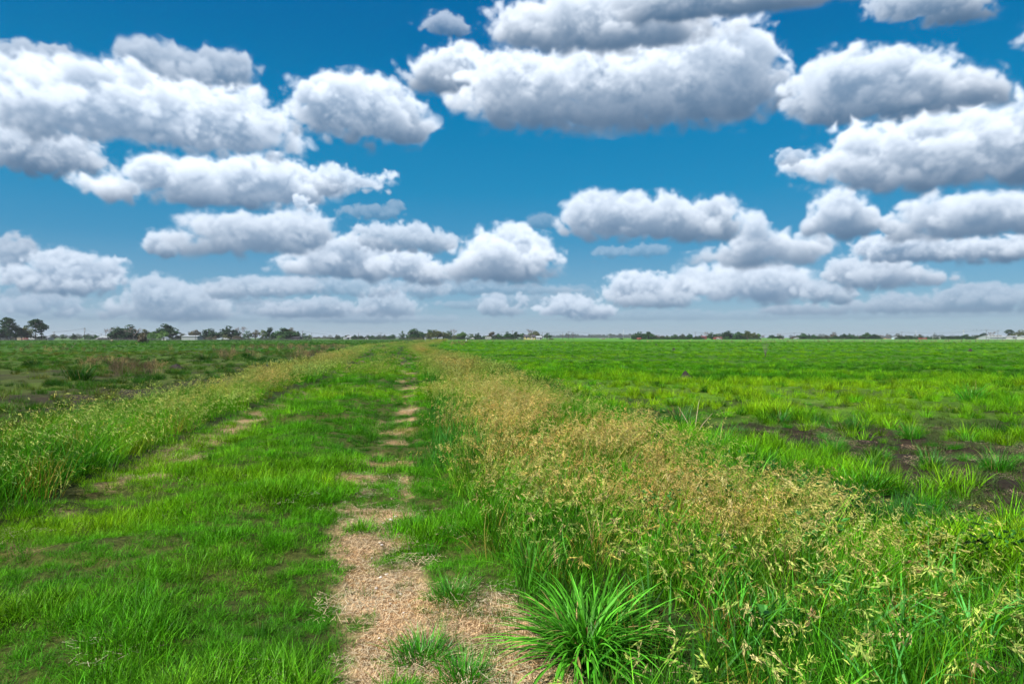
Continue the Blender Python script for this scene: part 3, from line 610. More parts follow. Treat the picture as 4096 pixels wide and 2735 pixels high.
TREES = [
 # homestead at the picture's far edge
 ('oak', 2, 1296, 74, 425, 'dark', 'dark oak cut by the picture edge beside the tall flat-topped pine'),
 ('pine', 28, 1272, 66, 420, 'dark', 'tall flat-topped pine outermost in the row of homestead trees'),
 ('oak', 64, 1297, 62, 424, 'mid', 'round green oak just inside the outermost tall pine'),
 ('oak', 103, 1299, 56, 430, 'olive', 'yellowish oak spreading over the long white-roofed house'),
 ('pine', 142, 1278, 60, 412, 'dark', 'tallest slender pine in front of the tan-walled long house'),
 ('pine', 166, 1295, 54, 412, 'dark', 'shorter pine with drooping limbs beside the tallest slender pine'),
 ('airy', 216, 1333, 30, 470, 'grey', 'small tree standing right behind the low utility pole'),
 ('airy', 250, 1335, 30, 480, 'mid', 'small loose tree alone in the gap after the two slender pines'),
 ('bush', 293, 1331, 27, 470, 'dark', 'small dense round tree in the gap before the transformer pole'),
 ('airy', 319, 1342, 20, 520, 'grey', 'smallest thin tree next to the small dense round tree'),
 ('airy', 341, 1335, 28, 480, 'mid', 'small tree growing at the foot of the transformer pole'),
 ('bush', 360, 1333, 27, 480, 'mid', 'middle tree of the low trio past the transformer pole'),
 ('bush', 384, 1335, 26, 485, 'mid', 'last tree of the low trio past the transformer pole'),
 ('bare', 434, 1308, 34, 455, 'grey', 'leafless purple-grey tree leaning by the porch of the ranch house'),
 ('dome', 474, 1303, 84, 440, 'dark', 'huge dark oak dome over the ranch house with white roofs'),
 ('dome', 522, 1298, 96, 445, 'dark', 'highest part of the oak grove behind the ranch house'),
 ('bare', 535, 1309, 54, 425, 'grey', 'grey leafless tree standing against the dark oak grove'),
 ('bush', 578, 1311, 60, 450, 'olive', 'olive bushy tree at the end of the dark oak grove'),
 ('bush', 614, 1315, 52, 440, 'light', 'bright yellow-green bushy tree nearer the big dark pointed tree'),
 ('dome', 662, 1294, 92, 455, 'dark', 'big dark pointed tree behind the little white gabled hut'),
 ('bush', 655, 1317, 54, 435, 'light', 'light green round tree behind the little white gabled hut'),
 ('bush', 724, 1327, 40, 640, 'grey', 'hazy blue-green tree behind the end of the long white shed'),
 ('oak', 779, 1314, 46, 500, 'brown', 'brownish umbrella-shaped tree rising over the long white shed'),
 ('dome', 841, 1310, 74, 470, 'dark', 'broad dark oak just past the long white shed'),
 ('bush', 836, 1338, 24, 455, 'brown', 'first brown scrub bush below the broad dark oak'),
 ('bush', 861, 1339, 22, 455, 'brown', 'second brown scrub bush between the two broad dark oaks'),
 ('dome', 915, 1302, 72, 470, 'dark', 'tallest broad dark oak beside the leafless lilac-grey tree'),
 ('bush', 906, 1334, 34, 455, 'olive', 'olive bush beneath the tallest broad dark oak'),
 ('bare', 963, 1303, 42, 490, 'grey', 'leafless lilac-grey tree behind the tallest broad dark oak'),
 ('bush', 948, 1334, 34, 455, 'brown', 'reddish brown bush beneath the leafless lilac-grey tree'),
 ('airy', 990, 1318, 46, 480, 'mid', 'thin green tree following the leafless lilac-grey tree'),
 ('airy', 1022, 1313, 42, 485, 'brown', 'sparse brownish tree in the thin middle of the grove'),
 ('airy', 1051, 1313, 32, 485, 'pale', 'sparse pale tree next to the ragged dark-limbed oak'),
 ('oak', 1079, 1308, 42, 480, 'dark', 'ragged dark-limbed oak beside the big round green tree'),
 ('dome', 1133, 1310, 84, 470, 'mid', 'big round green tree filling the end of the grove'),
 ('bush', 1120, 1337, 34, 455, 'light', 'low light green bush at the front of the big round tree'),
 ('oak', 1160, 1306, 44, 495, 'brown', 'brown-tinged tree top showing over the big round green tree'),
 ('oak', 1185, 1320, 32, 480, 'dark', 'dark tree above the low dark open shed'),
 ('airy', 1215, 1329, 34, 500, 'mid', 'thin tree at the foot of the pole past the dark open shed'),
 ('airy', 1238, 1335, 26, 520, 'pale', 'pale thin tree trailing off the end of the grove'),
 ('bush', 1272, 1345, 44, 900, 'grey', 'low hazy thicket nearest the end of the grove'),
 ('bush', 1310, 1344, 46, 900, 'grey', 'low hazy thicket in the open gap beyond the grove'),
 ('bush', 1350, 1335, 26, 640, 'grey', 'lone dark knob of a tree amid the low hazy thickets'),
 # beyond the track's vanishing point
 ('airy', 1392, 1337, 26, 620, 'brown', 'reddish small tree over the cluster of white cottages'),
 ('bush', 1372, 1345, 24, 610, 'mid', 'low shrubby tree before the cluster of white cottages'),
 ('bush', 1418, 1331, 24, 600, 'dark', 'dark egg-shaped tree past the cluster of white cottages'),
 ('bush', 1442, 1341, 30, 640, 'grey', 'low grey hedge tree between egg-shaped tree and white gable hut'),
 ('bush', 1490, 1340, 36, 620, 'mid', 'flat low tree right after the white gable hut'),
 ('bush', 1538, 1337, 30, 610, 'grey', 'grey half of the paired low trees by the telephone pole'),
 ('bush', 1570, 1334, 44, 600, 'mid', 'green half of the paired low trees by the telephone pole'),
 ('airy', 1608, 1319, 28, 545, 'mid', 'narrow see-through tree before the great rounded tree'),
 ('dome', 1663, 1310, 72, 540, 'mid', 'great rounded tree beside the thin white pole'),
 ('bush', 1648, 1344, 40, 525, 'olive', 'brownish hedge bush under the great rounded tree'),
 ('bush', 1680, 1345, 30, 525, 'olive', 'second hedge bush under the great rounded tree'),
 ('oak', 1720, 1317, 38, 545, 'mid', 'green tree tucked behind the wide umbrella oak'),
 ('oak', 1748, 1316, 78, 530, 'olive', 'wide umbrella oak shading two white camper trailers'),
 ('airy', 1790, 1318, 44, 550, 'mid', 'tall green tree joined to the umbrella oak'),
 ('bare', 1813, 1314, 24, 560, 'grey', 'dead leafless spire in the trees behind the track'),
 ('bush', 1818, 1335, 22, 535, 'olive', 'little bush under the dead leafless spire'),
 ('oak', 1846, 1323, 38, 550, 'light', 'bright round-headed tree next to the dead leafless spire'),
 ('airy', 1884, 1331, 34, 580, 'pale', 'faint pale tree above the white tent top'),
 ('bush', 1912, 1328, 30, 545, 'dark', 'dark solid tree just before the long camper'),
 ('bush', 1938, 1334, 28, 570, 'mid', 'green tree directly behind the long camper'),
 ('oak', 1968, 1326, 38, 560, 'brown', 'brown-topped tree past the long camper'),
 ('oak', 1994, 1331, 30, 560, 'mid', 'middling green tree between brown-topped tree and dark round tree'),
 ('dome', 2028, 1326, 46, 555, 'mid', 'leafy green tree before the pole and the dark round tree'),
 ('dome', 2063, 1326, 36, 540, 'dark', 'dark round tree beside the white-roofed carport'),
 ('oak', 2090, 1329, 27, 560, 'mid', 'smaller round tree behind the white-roofed carport'),
 ('bare', 2119, 1313, 26, 570, 'brown', 'half-bare tall tree top rising behind the yellow house'),
 ('dome', 2136, 1320, 56, 560, 'olive', 'large round tree behind the yellow house'),
 ('airy', 2189, 1328, 38, 545, 'mid', 'lopsided tree past the white barn next to the yellow house'),
 ('bush', 2204, 1352, 26, 540, 'brown', 'low brown scrub at the end of the yellow house yard'),
 ('bush', 2485, 1351, 17, 640, 'dark', 'small dark bush alone in the open field'),
 # right of the open gap
 ('dome', 2558, 1325, 56, 600, 'mid', 'first big tree of the dense pair behind the rusty tank'),
 ('dome', 2592, 1325, 48, 605, 'mid', 'second big tree of the dense pair behind the rusty tank'),
 ('bush', 2636, 1333, 46, 640, 'brown', 'purple-brown tree next to the dense pair'),
 ('airy', 2670, 1340, 32, 640, 'pale', 'pale low tree between purple-brown and rounded green trees'),
 ('bush', 2700, 1333, 34, 620, 'mid', 'rounded green tree standing by itself past the pale low tree'),
 ('oak', 2731, 1335, 24, 640, 'grey', 'greyish open tree after the gap with blue distance'),
 ('dome', 2757, 1333, 32, 625, 'mid', 'rounded tree before the crossarm pole'),
 ('bush', 2786, 1341, 22, 640, 'grey', 'low tree at the foot of the crossarm pole'),
 ('bush', 2800, 1340, 24, 630, 'mid', 'low tree touching the red barn'),
 ('bare', 2825, 1326, 28, 650, 'grey', 'leafless purple tree behind the red barn'),
 ('dome', 2847, 1328, 34, 630, 'mid', 'bright crowned tree next to the red barn'),
 ('airy', 2872, 1330, 30, 640, 'pale', 'wispy pale tree behind the red outbuilding'),
 ('oak', 2907, 1320, 50, 620, 'dark', 'dark broad-topped tree behind the red outbuilding'),
 ('bush', 2910, 1341, 22, 600, 'mid', 'low round bush under the dark broad-topped tree'),
 ('bush', 2940, 1339, 24, 605, 'mid', 'dark round bush beside the tan gable end'),
 ('oak', 2962, 1323, 46, 605, 'mid', 'first of the four shade trees in a row past the tan gable'),
 ('oak', 2990, 1322, 44, 600, 'olive', 'second shade tree in the row, yellowish top'),
 ('oak', 3014, 1327, 32, 600, 'olive', 'third shade tree in the row, clear trunk'),
 ('oak', 3031, 1330, 22, 605, 'light', 'last small shade tree ending the row'),
 ('bare', 3052, 1338, 18, 700, 'grey', 'tiny leafless tree in the gap after the shade tree row'),
 ('oak', 3088, 1339, 32, 640, 'mid', 'left one of two flat-topped field trees past the gap'),
 ('oak', 3117, 1341, 30, 640, 'dark', 'right one of two flat-topped field trees past the gap'),
 ('bare', 3115, 1333, 22, 660, 'grey', 'leafless crown sticking out above the flat-topped field trees'),
 ('bush', 3177, 1341, 24, 720, 'brown', 'reddish tree round the first pole of the right hand wood'),
 ('bush', 3194, 1343, 24, 740, 'grey', 'grey low tree next to the reddish tree'),
 ('dome', 3212, 1331, 36, 730, 'mid', 'tall green crown beside the small dark cone tree'),
 ('bush', 3235, 1332, 12, 735, 'dark', 'small dark red cone-shaped tree'),
 ('dome', 3256, 1336, 26, 730, 'mid', 'compact green tree just past the cone tree'),
 ('bush', 3279, 1339, 28, 740, 'grey', 'grey-green tree in the low stretch of the right wood'),
 ('bush', 3307, 1337, 30, 740, 'grey', 'second grey-green tree in the low stretch of the right wood'),
 ('airy', 3337, 1324, 30, 745, 'brown', 'tall purple-brown tree top above the right wood'),
 ('bush', 3338, 1340, 36, 725, 'mid', 'green tree under the tall purple-brown top'),
 ('oak', 3373, 1331, 22, 735, 'dark', 'dark knob of a crown amid the right wood'),
 ('dome', 3397, 1333, 30, 735, 'mid', 'green crown following the dark knob'),
 ('bush', 3419, 1337, 28, 730, 'mid', 'low crown over the white barns of the right wood'),
 ('bush', 3440, 1339, 24, 735, 'grey', 'dull low crown before the wood ends in two big trees'),
 ('dome', 3470, 1329, 42, 725, 'mid', 'larger of the two big trees ending the right wood'),
 ('dome', 3501, 1334, 34, 720, 'dark', 'smaller of the two big trees ending the right wood'),
 ('bare', 3527, 1338, 26, 700, 'grey', 'spindly leafless tree beside the wood end'),
 ('bare', 3553, 1338, 22, 690, 'grey', 'spindly leafless tree before the small blue-white shed'),
 ('airy', 3594, 1329, 28, 680, 'grey', 'open tree behind the small blue-white shed'),
 ('bush', 3629, 1339, 34, 660, 'grey', 'low rounded tree following the pole past the blue-white shed'),
 ('airy', 3680, 1334, 26, 650, 'grey', 'open scraggly tree behind the red container'),
 ('bush', 3709, 1343, 32, 640, 'mid', 'low green tree overlapping the red container'),
 ('airy', 3754, 1339, 18, 700, 'grey', 'slim tree between the white farm cottages'),
 ('airy', 3768, 1341, 14, 700, 'grey', 'tiny slim tree beyond the white farm cottages'),
 ('bush', 3824, 1341, 28, 820, 'grey', 'hazy round tree before the large green mound of a tree'),
 ('bush', 3866, 1334, 54, 640, 'mid', 'large green mound of a tree left of the metal barn'),
 ('airy', 3907, 1337, 24, 650, 'grey', 'grey open tree between green mound and metal barn'),
 ('oak', 3936, 1331, 38, 620, 'dark', 'dark round tree behind the end of the metal barn'),
 ('bare', 3968, 1324, 30, 660, 'grey', 'pale leafless crown above the metal barn'),
 ('bush', 3998, 1333, 36, 690, 'grey', 'hazy tree behind the double pole and metal barn'),
 ('pine', 4037, 1319, 34, 620, 'dark', 'layered dark pine behind the white farmhouse'),
 ('dome', 4084, 1319, 62, 600, 'olive', 'great olive tree cut by the picture edge by the farmhouse'),
]
for row in TREES: tree(*row)
tree('bush', 573, 1322, 40, 0, 'brown', 'dark V-stemmed shrub standing alone in the pasture', 'lone shrubs in the pasture', 1368)
tree('sapling', 2888, 1350, 16, 0, 'grey', 'little leafless sapling standing in the green pasture', 'lone shrubs in the pasture', 1370)
tree('sapling', 3062, 1361, 46, 0, 'grey', 'nearest leafless shrub with thin upright stems in the pasture', 'lone shrubs in the pasture', 1422)
tree('sapling', 3499, 1366, 10, 0, 'grey', 'thin bare stem standing in the far pasture', 'lone shrubs in the pasture', 1377)

# distant wood: one hazy mass
vv, ff, bb = [], [], []; nb_ = 0
for i in range(330):
    px = [RNG.uniform(2180, 2560), RNG.uniform(170, 440), RNG.uniform(3020, 4140), RNG.uniform(-80, 4180)][min(3, int(RNG.uniform(0, 4)))]
    if i < 90: px = RNG.uniform(2190, 2560)
    d = RNG.uniform(2500, 3600); me = PROTO['dome' if i % 3 else 'oak'][i % 3][1]
    n = len(me.vertices); a = np.empty(n*3, np.float32); me.vertices.foreach_get('co', a); a = a.reshape(-1, 3)
    keep = RNG.permutation(n//4)[:260]; a = a.reshape(-1, 4, 3)[keep].reshape(-1, 3)
    h = RNG.uniform(10.5, 18)*(1.35 if RNG.uniform() < .1 else 1); wd = h*RNG.uniform(1.1, 2.1); p = at(px, d, -.2)
    a = (a - np.array((0, 0, .12)))*np.array((wd, wd, h*1.1)) + np.array(p)
    vv.append(a); ff.append(np.arange(len(a)).reshape(-1, 4)+nb_); nb_ += len(a); bb.append(np.full(len(a), RNG.uniform(0, .7)))
# enlarge the leaf faces: far crowns are built from fewer, larger sprays
V_ = np.concatenate(vv).reshape(-1, 4, 3); cen = V_.mean(1, keepdims=True); V_ = (cen + (V_-cen)*2.0).reshape(-1, 3)
far_wood = link('distant_wood', new_mesh('distant_wood', V_, np.concatenate(ff), M['crown'], bv=np.concatenate(bb)))
far_wood.color = (.03, .06, .02, 1); tag(far_wood, 'hazy blue line of far-off woods along the horizon', 'woods', None, 'stuff')


# scrub and saplings filling in beneath the tree line
vv, ff, bb = [], [], []; nb_ = 0
for lo_, hi_, d_, n_ in ((-60, 200, 432, 26), (430, 720, 446, 40), (800, 1240, 468, 70), (1330, 1560, 625, 34), (1600, 2060, 545, 62), (2540, 2800, 615, 36), (2830, 3040, 625, 26), (3160, 3530, 735, 60), (3580, 4140, 640, 60)):
    for i in range(n_):
        px = RNG.uniform(lo_, hi_); d = d_+RNG.uniform(-4, 14); me = PROTO['bush'][i % 3][1]; n = len(me.vertices)
        a = np.empty(n*3, np.float32); me.vertices.foreach_get('co', a); a = a.reshape(-1, 4, 3); a = a[RNG.permutation(len(a))[:420]]; ce = a.mean(1, keepdims=True); a = (ce + (a-ce)*1.7).reshape(-1, 3)
        h = RNG.uniform(1.3, 3.6)*d_/470; wd = h*RNG.uniform(1.3, 2.4); p = at(px, d); a = (a - np.array((0, 0, .14)))*np.array((wd, wd, h*1.15)) + np.array(p)
        vv.append(a); ff.append(np.arange(len(a)).reshape(-1, 4)+nb_); nb_ += len(a); bb.append(np.clip(RNG.uniform(0, .5) + RNG.uniform(0, .4, len(a)//4).repeat(4), 0, 1))
scrub = link('undergrowth', new_mesh('undergrowth', np.concatenate(vv), np.concatenate(ff), M['crown'], bv=np.concatenate(bb))); scrub.color = (.018, .046, .013, 1)
tag(scrub, 'dark scrub filling in below the trees along the field edge', 'scrub', None, 'stuff')
# ---------------------------------------------------------------- buildings, poles, fences, vehicles
M['white'] = plain('white_paint', (.34, .355, .36), .6, .12, 1.5)
M['cream'] = plain('tan_siding', (.30, .25, .18), .75, .15, 1.5)
M['yellow'] = plain('yellow_siding', (.42, .35, .15), .7, .1, 1.5)
M['slate'] = plain('dark_shingle', (.055, .05, .065), .85, .3, 2)
M['tin'] = metal_sheet('white_tin', (.28, .31, .33)); M['greytin'] = metal_sheet('grey_tin', (.26, .28, .32)); M['redtin'] = metal_sheet('red_tin', (.20, .035, .030))
M['bluetin'] = metal_sheet('pale_blue_tin', (.42, .52, .60))
M['dark'] = plain('dark_opening', (.02, .02, .024), .8, .2)  # near-black panels: colour carries the shade inside doorways and vents; also dark doors
M['glass'] = plain('dark_glass', (.03, .04, .05), .15, .2)
M['rust'] = plain('rusty_steel', (.17, .045, .035), .85, .45, 2.5)
M['rust2'] = plain('faded_rust', (.30, .14, .11), .85, .3, 2.5)
M['pole'] = plain('weathered_timber', (.085, .065, .055), .9, .3, 3)
M['steel'] = plain('galvanised_steel', (.42, .44, .46), .5, .15, 3, .3)
M['redpaint'] = plain('red_paint', (.20, .045, .04), .6, .25, 1.5)
M['brick'] = plain('red_brick_wall', (.16, .065, .05), .85, .25, 3)
M['tyre'] = plain('tyre_rubber', (.02, .02, .02), .8, .2)
M['bluepipe'] = plain('pale_blue_plastic', (.42, .58, .64), .5, .12)

def gable(root, w, dp, hw, hr, wall, roof, ridge='x', over=.35, thick=.12):
    """walls with gables + two roof slabs; ridge along x or y; origin at centre of the floor"""
    m = MB(); x, y = w/2, dp/2
    if ridge == 'x':
        for s in (-1, 1):
            pts = [(s*x, -y, -.2), (s*x, y, -.2), (s*x, y, hw), (s*x, 0, hw+hr), (s*x, -y, hw)]
            m.poly(pts if s > 0 else pts[::-1])
            q = [(-x, s*y, -.2), (x, s*y, -.2), (x, s*y, hw), (-x, s*y, hw)]; m.poly(q if s < 0 else q[::-1])
    else:
        for s in (-1, 1):
            pts = [(-x, s*y, -.2), (x, s*y, -.2), (x, s*y, hw), (0, s*y, hw+hr), (-x, s*y, hw)]
            m.poly(pts if s < 0 else pts[::-1])
            q = [(s*x, -y, -.2), (s*x, y, -.2), (s*x, y, hw), (s*x, -y, hw)]; m.poly(q if s > 0 else q[::-1])
    m.build('wall', wall, root)
    r = MB(); L = (x if ridge == 'x' else y) + over; run = (y if ridge == 'x' else x); sl = hr/run
    for s in (-1, 1):
        e0, e1 = run + over, 0; z0, z1 = hw - over*sl + .03, hw + hr + .03
        prof = [(s*e0, z0), (e1, z1), (e1, z1+thick), (s*e0, z0+thick)]
        A = [((-L, a, z) if ridge == 'x' else (a, -L, z)) for a, z in prof]; B = [((L, a, z) if ridge == 'x' else (a, L, z)) for a, z in prof]
        r.poly(A); r.poly(B[::-1])
        for i in range(4): j = (i+1) % 4; r.poly([A[i], B[i], B[j], A[j]])
    return r.build('roof', roof, root)
def opening(root, name, x, y, z, w, h, mat, frame=None, proud=.03):
    m = MB(); m.box(x-w/2, y-proud, z, x+w/2, y+.05, z+h); o = m.build(name, mat, root)
    if frame:
        f = MB(); b_ = .09
        f.box(x-w/2-b_, y-proud-.03, z-b_, x-w/2, y+.04, z+h+b_); f.box(x+w/2, y-proud-.03, z-b_, x+w/2+b_, y+.04, z+h+b_)
        f.box(x-w/2, y-proud-.03, z+h, x+w/2, y+.04, z+h+b_); f.box(x-w/2, y-proud-.03, z-b_, x+w/2, y+.04, z)
        f.build('frame', frame, o)
    return o
def building(name, label, cat, px0, px1, d, dp, top_wall, top_roof, wall, roof, ridge='x', opens=(), rot=0):
    xc = (px0+px1)/2; w_ = (px1-px0)/FPX*d; p = at(xc, d)
    root = thing(name, label, cat, p, rot)
    hw = zpx(top_wall, d) - p.z; hr = zpx(top_roof, d) - p.z - hw
    gable(root, w_, dp, hw, hr, wall, roof, ridge)
    for (nm, fx, z, ow, oh, mat, fr) in opens: opening(root, nm, fx*w_, -dp/2, z, ow, oh, mat, fr)
    return root, w_, hw, hr
W_, G_ = M['white'], M['glass']
building('ranch_house', 'pale house half hidden behind the outermost oaks', 'house', -20, 27, 432, 9, 1349, 1342, M['white'], M['slate'], opens=(('window', -.1, 1, 1.1, 1.2, G_, W_), ('window', .3, 1, 1.1, 1.2, G_, W_)))
building('long_house', 'long tan house with a bright white tin roof behind pines', 'house', 69, 167, 440, 9, 1347, 1342.5, M['cream'], M['tin'], opens=(('window', -.38, 1, 1.0, 1.0, W_, None), ('door', -.12, 0, 1, 2.05, M['dark'], W_), ('window', .12, 1, 1.1, 1.1, G_, W_), ('window', .36, 1, 1.1, 1.1, G_, W_)))
building('open_shed', 'low grey open-fronted shed beyond the two slender pines', 'shed', 172, 203, 445, 6, 1351, 1348, M['greytin'], M['greytin'], opens=(('doorway', -.28, 0, 1.1, 1.4, M['dark'], None), ('doorway', .02, 0, 1.1, 1.4, M['dark'], None), ('doorway', .3, 0, 1.1, 1.4, M['dark'], None)))
r_, w_, hw, hr = building('ranch_house', 'low ranch house with white tin roofs under the oak grove', 'house', 412, 556, 452, 12, 1351, 1343.5, M['slate'], M['tin'], opens=[('window', f, .7, 1.2, 1.1, G_, W_) for f in (-.36, -.2, .02, .2, .38)])
for i in range(9):
    pm = MB(); pm.box(-w_/2+.3+i*(w_-.8)/8, -8.6, -.1, -w_/2+.45+i*(w_-.8)/8, -8.45, hw-.45); pm.build('porch_post', M['pole'], r_)
pr_ = MB(); pr_.box(-w_/2-1.2, -8.9, hw-.45, w_/2+.4, -6.3, hw-.30); pr_.build('porch_roof', M['slate'], r_)
building('gable_hut', 'little white gabled hut before the light green round tree', 'hut', 652, 671, 425, 4, 1354.5, 1347.5, W_, M['tin'], 'y', opens=(('door', 0, 0, .9, 1.5, M['dark'], None),))
building('metal_shed', 'long white sheet-metal shed behind a thin pole', 'shed', 739, 801, 455, 9, 1346, 1342, M['tin'], M['tin'], opens=(('door', .36, 0, 1.2, 2.0, M['greytin'], None),))
building('open_shed', 'low dark shed under the end of the tree grove', 'shed', 1171, 1202, 470, 7, 1350, 1347.5, M['slate'], M['slate'], opens=(('doorway', -.22, 0, 1.9, 1.5, M['dark'], None), ('doorway', .24, 0, 1.9, 1.5, M['dark'], None)))
building('cottage', 'nearer white cottage by the low shrubby tree', 'cottage', 1376, 1389, 600, 6, 1351.5, 1349.5, W_, M['tin'], opens=(('window', .1, .6, .7, .8, G_, None),))
building('cottage', 'white cottage with a grey roof under the reddish tree', 'cottage', 1391, 1406, 605, 6, 1349, 1344, W_, M['greytin'], opens=(('door', -.1, 0, .9, 1.9, M['dark'], None),))
building('gable_hut', 'white gable hut with dark doorway far down the field edge', 'hut', 1463, 1472, 590, 4, 1352, 1347.5, W_, M['slate'], 'y', opens=(('doorway', 0, 0, .8, .9, M['dark'], None),))
# yellow farmhouse with a cross gable
r_, w_, hw, hr = building('farmhouse', 'yellow farmhouse with a dark roof and pointed front gable', 'house', 2096, 2140, 535, 9, 1347, 1340, M['yellow'], M['slate'],
    opens=(('window', -.28, .9, .75, 1.3, G_, W_), ('window', .04, .9, .75, 1.3, G_, W_), ('door', .19, 0, .95, 2.0, W_, None), ('window', .38, .9, .75, 1.3, G_, W_)))
gw = 3.2; gm_ = MB(); gm_.poly([(.5-gw/2, -4.62, hw-.05), (.5+gw/2, -4.62, hw-.05), (.5, -4.62, hw+hr*.98)]); gm_.build('front_gable', M['yellow'], r_)
gr_ = MB()
for s in (-1, 1):
    a0 = (.5+s*(gw/2+.3), hw-.25); a1 = (.5, hw+hr+.12); q = [(a0[0], -4.95, a0[1]), (a1[0], -4.95, a1[1]), (a1[0], -.5, a1[1]), (a0[0], -4.0, a0[1])]
    gr_.poly(q if s < 0 else q[::-1]); gr_.poly([(x_, y_, z_-.1) for x_, y_, z_ in (q[::-1] if s < 0 else q)])
gr_.build('gable_roof', M['slate'], r_)
opening(r_, 'window', .5, -4.62, hw+.35, .5, .75, G_, W_)
# carport: arched white roof on posts
p = at(2080, 530); cw = 29/FPX*530; root = thing('carport', 'white carport with a curved roof beside the yellow house', 'carport', p)
m = MB(); n = 10; h0 = zpx(1353, 530)-p.z; h1 = zpx(1347, 530)-p.z
for i in range(n):
    a, b_ = i/n*2-1, (i+1)/n*2-1; za, zb = h0+(h1-h0)*math.sqrt(max(0, 1-a*a)), h0+(h1-h0)*math.sqrt(max(0, 1-b_*b_))
    m.poly([(a*cw/2, -3, za), (b_*cw/2, -3, zb), (b_*cw/2, 3, zb), (a*cw/2, 3, za)]); m.poly([(a*cw/2, 3, za-.12), (b_*cw/2, 3, zb-.12), (b_*cw/2, -3, zb-.12), (a*cw/2, -3, za-.12)])
    m.poly([(a*cw/2, -3, za-.12), (b_*cw/2, -3, zb-.12), (b_*cw/2, -3, zb), (a*cw/2, -3, za)])
m.build('roof', M['tin'], root)
for sx in (-.48, 0, .48):
    for sy in (-2.8, 2.8): m = MB(); m.box(sx*cw-.06, sy-.06, -.1, sx*cw+.06, sy+.06, h0+ (.0 if sx else (h1-h0))-.1); m.build('post', M['steel'], root)
m = MB(); m.box(-cw*.47, 2.3, -.1, cw*.47, 2.4, h0-.15); m.build('back_panel', W_, root)
building('barn', 'white barn with a bright tin roof next to the yellow house', 'barn', 2145, 2167, 545, 8, 1350, 1344, W_, M['tin'], opens=(('doorway', .3, 0, 1.2, 1.6, M['dark'], None),))
building('barn', 'red barn beside the leafless purple tree', 'barn', 2804, 2823, 635, 7, 1347, 1344.5, M['brick'], M['redtin'], opens=(('doorway', -.1, 0, 1.2, 1.8, M['dark'], None),))
building('outbuilding', 'low red outbuilding under the dark broad-topped tree', 'outbuilding', 2857, 2884, 612, 6, 1350.5, 1348.5, M['redpaint'], M['redtin'], opens=(('doorway', .2, 0, 1.3, 1.2, M['dark'], None),))
building('gable_house', 'tan house end wall between two low round bushes', 'house', 2918, 2932, 625, 8, 1347, 1342.5, M['cream'], M['slate'], 'y', opens=(('window', 0, .8, .8, .9, G_, W_),))
building('open_shed', 'tan shed at the foot of the right wood poles', 'shed', 3121, 3134, 700, 5, 1352, 1350.5, M['cream'], M['tin'], opens=(('doorway', 0, 0, 1.1, 1, M['dark'], None),))
building('farm_shed', 'low white shed under the right wood, nearer the cone tree', 'shed', 3178, 3192, 715, 5, 1352.5, 1351, W_, M['tin'], opens=(('doorway', .2, 0, .9, .9, M['dark'], None),))
building('barn', 'white barn glimpsed under the last crowns of the right wood', 'barn', 3400, 3412, 745, 5, 1351.5, 1349.5, W_, M['tin'], opens=(('doorway', -.2, 0, 1, 1.2, M['dark'], None),))
building('farm_shed', 'tan shed between the spindly leafless trees', 'shed', 3540, 3569, 730, 6, 1351, 1349.3, M['cream'], M['slate'], opens=(('doorway', .3, 0, 1.2, 1.2, M['dark'], None),))
building('tin_shed', 'small blue-white shed with a bright roof', 'shed', 3572, 3596, 660, 5, 1350.5, 1347.6, M['bluetin'], M['tin'], opens=(('door', .2, 0, .9, 1.4, M['greytin'], None),))
building('cottage', 'white cottage before the slim tree in the farm yard', 'cottage', 3731, 3744, 690, 6, 1350.5, 1347, W_, M['tin'], opens=(('window', 0, .6, .8, .8, G_, None),))
building('cottage', 'white cottage behind the slim tree in the farm yard', 'cottage', 3746, 3755, 695, 6, 1350.5, 1348, W_, M['tin'], opens=(('window', 0, .6, .8, .7, G_, None),))
building('farm_shed', 'low white roof beside the hazy round tree', 'shed', 3790, 3810, 760, 6, 1351.6, 1349.6, W_, M['tin'], opens=(('doorway', .1, 0, 1, .9, M['dark'], None),))
building('farm_shed', 'low cream shed left of the big metal barn', 'shed', 3914, 3934, 600, 5, 1352.5, 1350.8, M['cream'], M['tin'], opens=(('doorway', .3, 0, 1.2, 1.0, M['pole'], None),))
r_, w_, hw, hr = building('metal_barn', 'big white metal barn with a raised centre roof behind two poles', 'barn', 3937, 4001, 580, 14, 1348.5, 1341.5, M['tin'], M['tin'], opens=(('doorway', -.12, 0, 2.2, 1.7, M['greytin'], None), ('doorway', .18, 0, 2.2, 1.7, M['greytin'], None), ('window', .36, .9, .9, .8, G_, W_)))
m = MB(); m.box(-w_*.40, -3.9, hw+.6, w_*.40, -3.0, hw+hr+.35)
m.build('raised_roof_wall', W_, r_)
for f in (-.3, -.1, .1, .3): m = MB(); m.box(f*w_-.9, -3.94, hw+1.0, f*w_+.9, -3.88, hw+1.35); m.build('vent', M['dark'], r_)
building('shed', 'long grey metal shed joined behind the big white metal barn', 'shed', 3992, 4042, 590, 9, 1347.5, 1342.5, M['greytin'], M['greytin'], opens=(('window', -.3, 1.6, 1.6, .6, W_, None), ('doorway', .1, 0, 2, 2, M['dark'], None)))
building('farmhouse', 'white farmhouse with dark arched openings under the layered pine', 'house', 4034, 4066, 575, 8, 1347, 1343.5, W_, M['greytin'], opens=(('window', -.25, .9, 1.1, 1.5, M['dark'], W_), ('door', .02, 0, 1, 2.1, M['dark'], W_), ('window', .28, .9, 1.1, 1.5, M['dark'], W_)))
building('farmhouse', 'white house cut by the picture edge under the great olive tree', 'house', 4081, 4112, 560, 8, 1347, 1343, W_, M['tin'], opens=(('doorway', -.15, 0, 2, 1.7, M['dark'], None),))

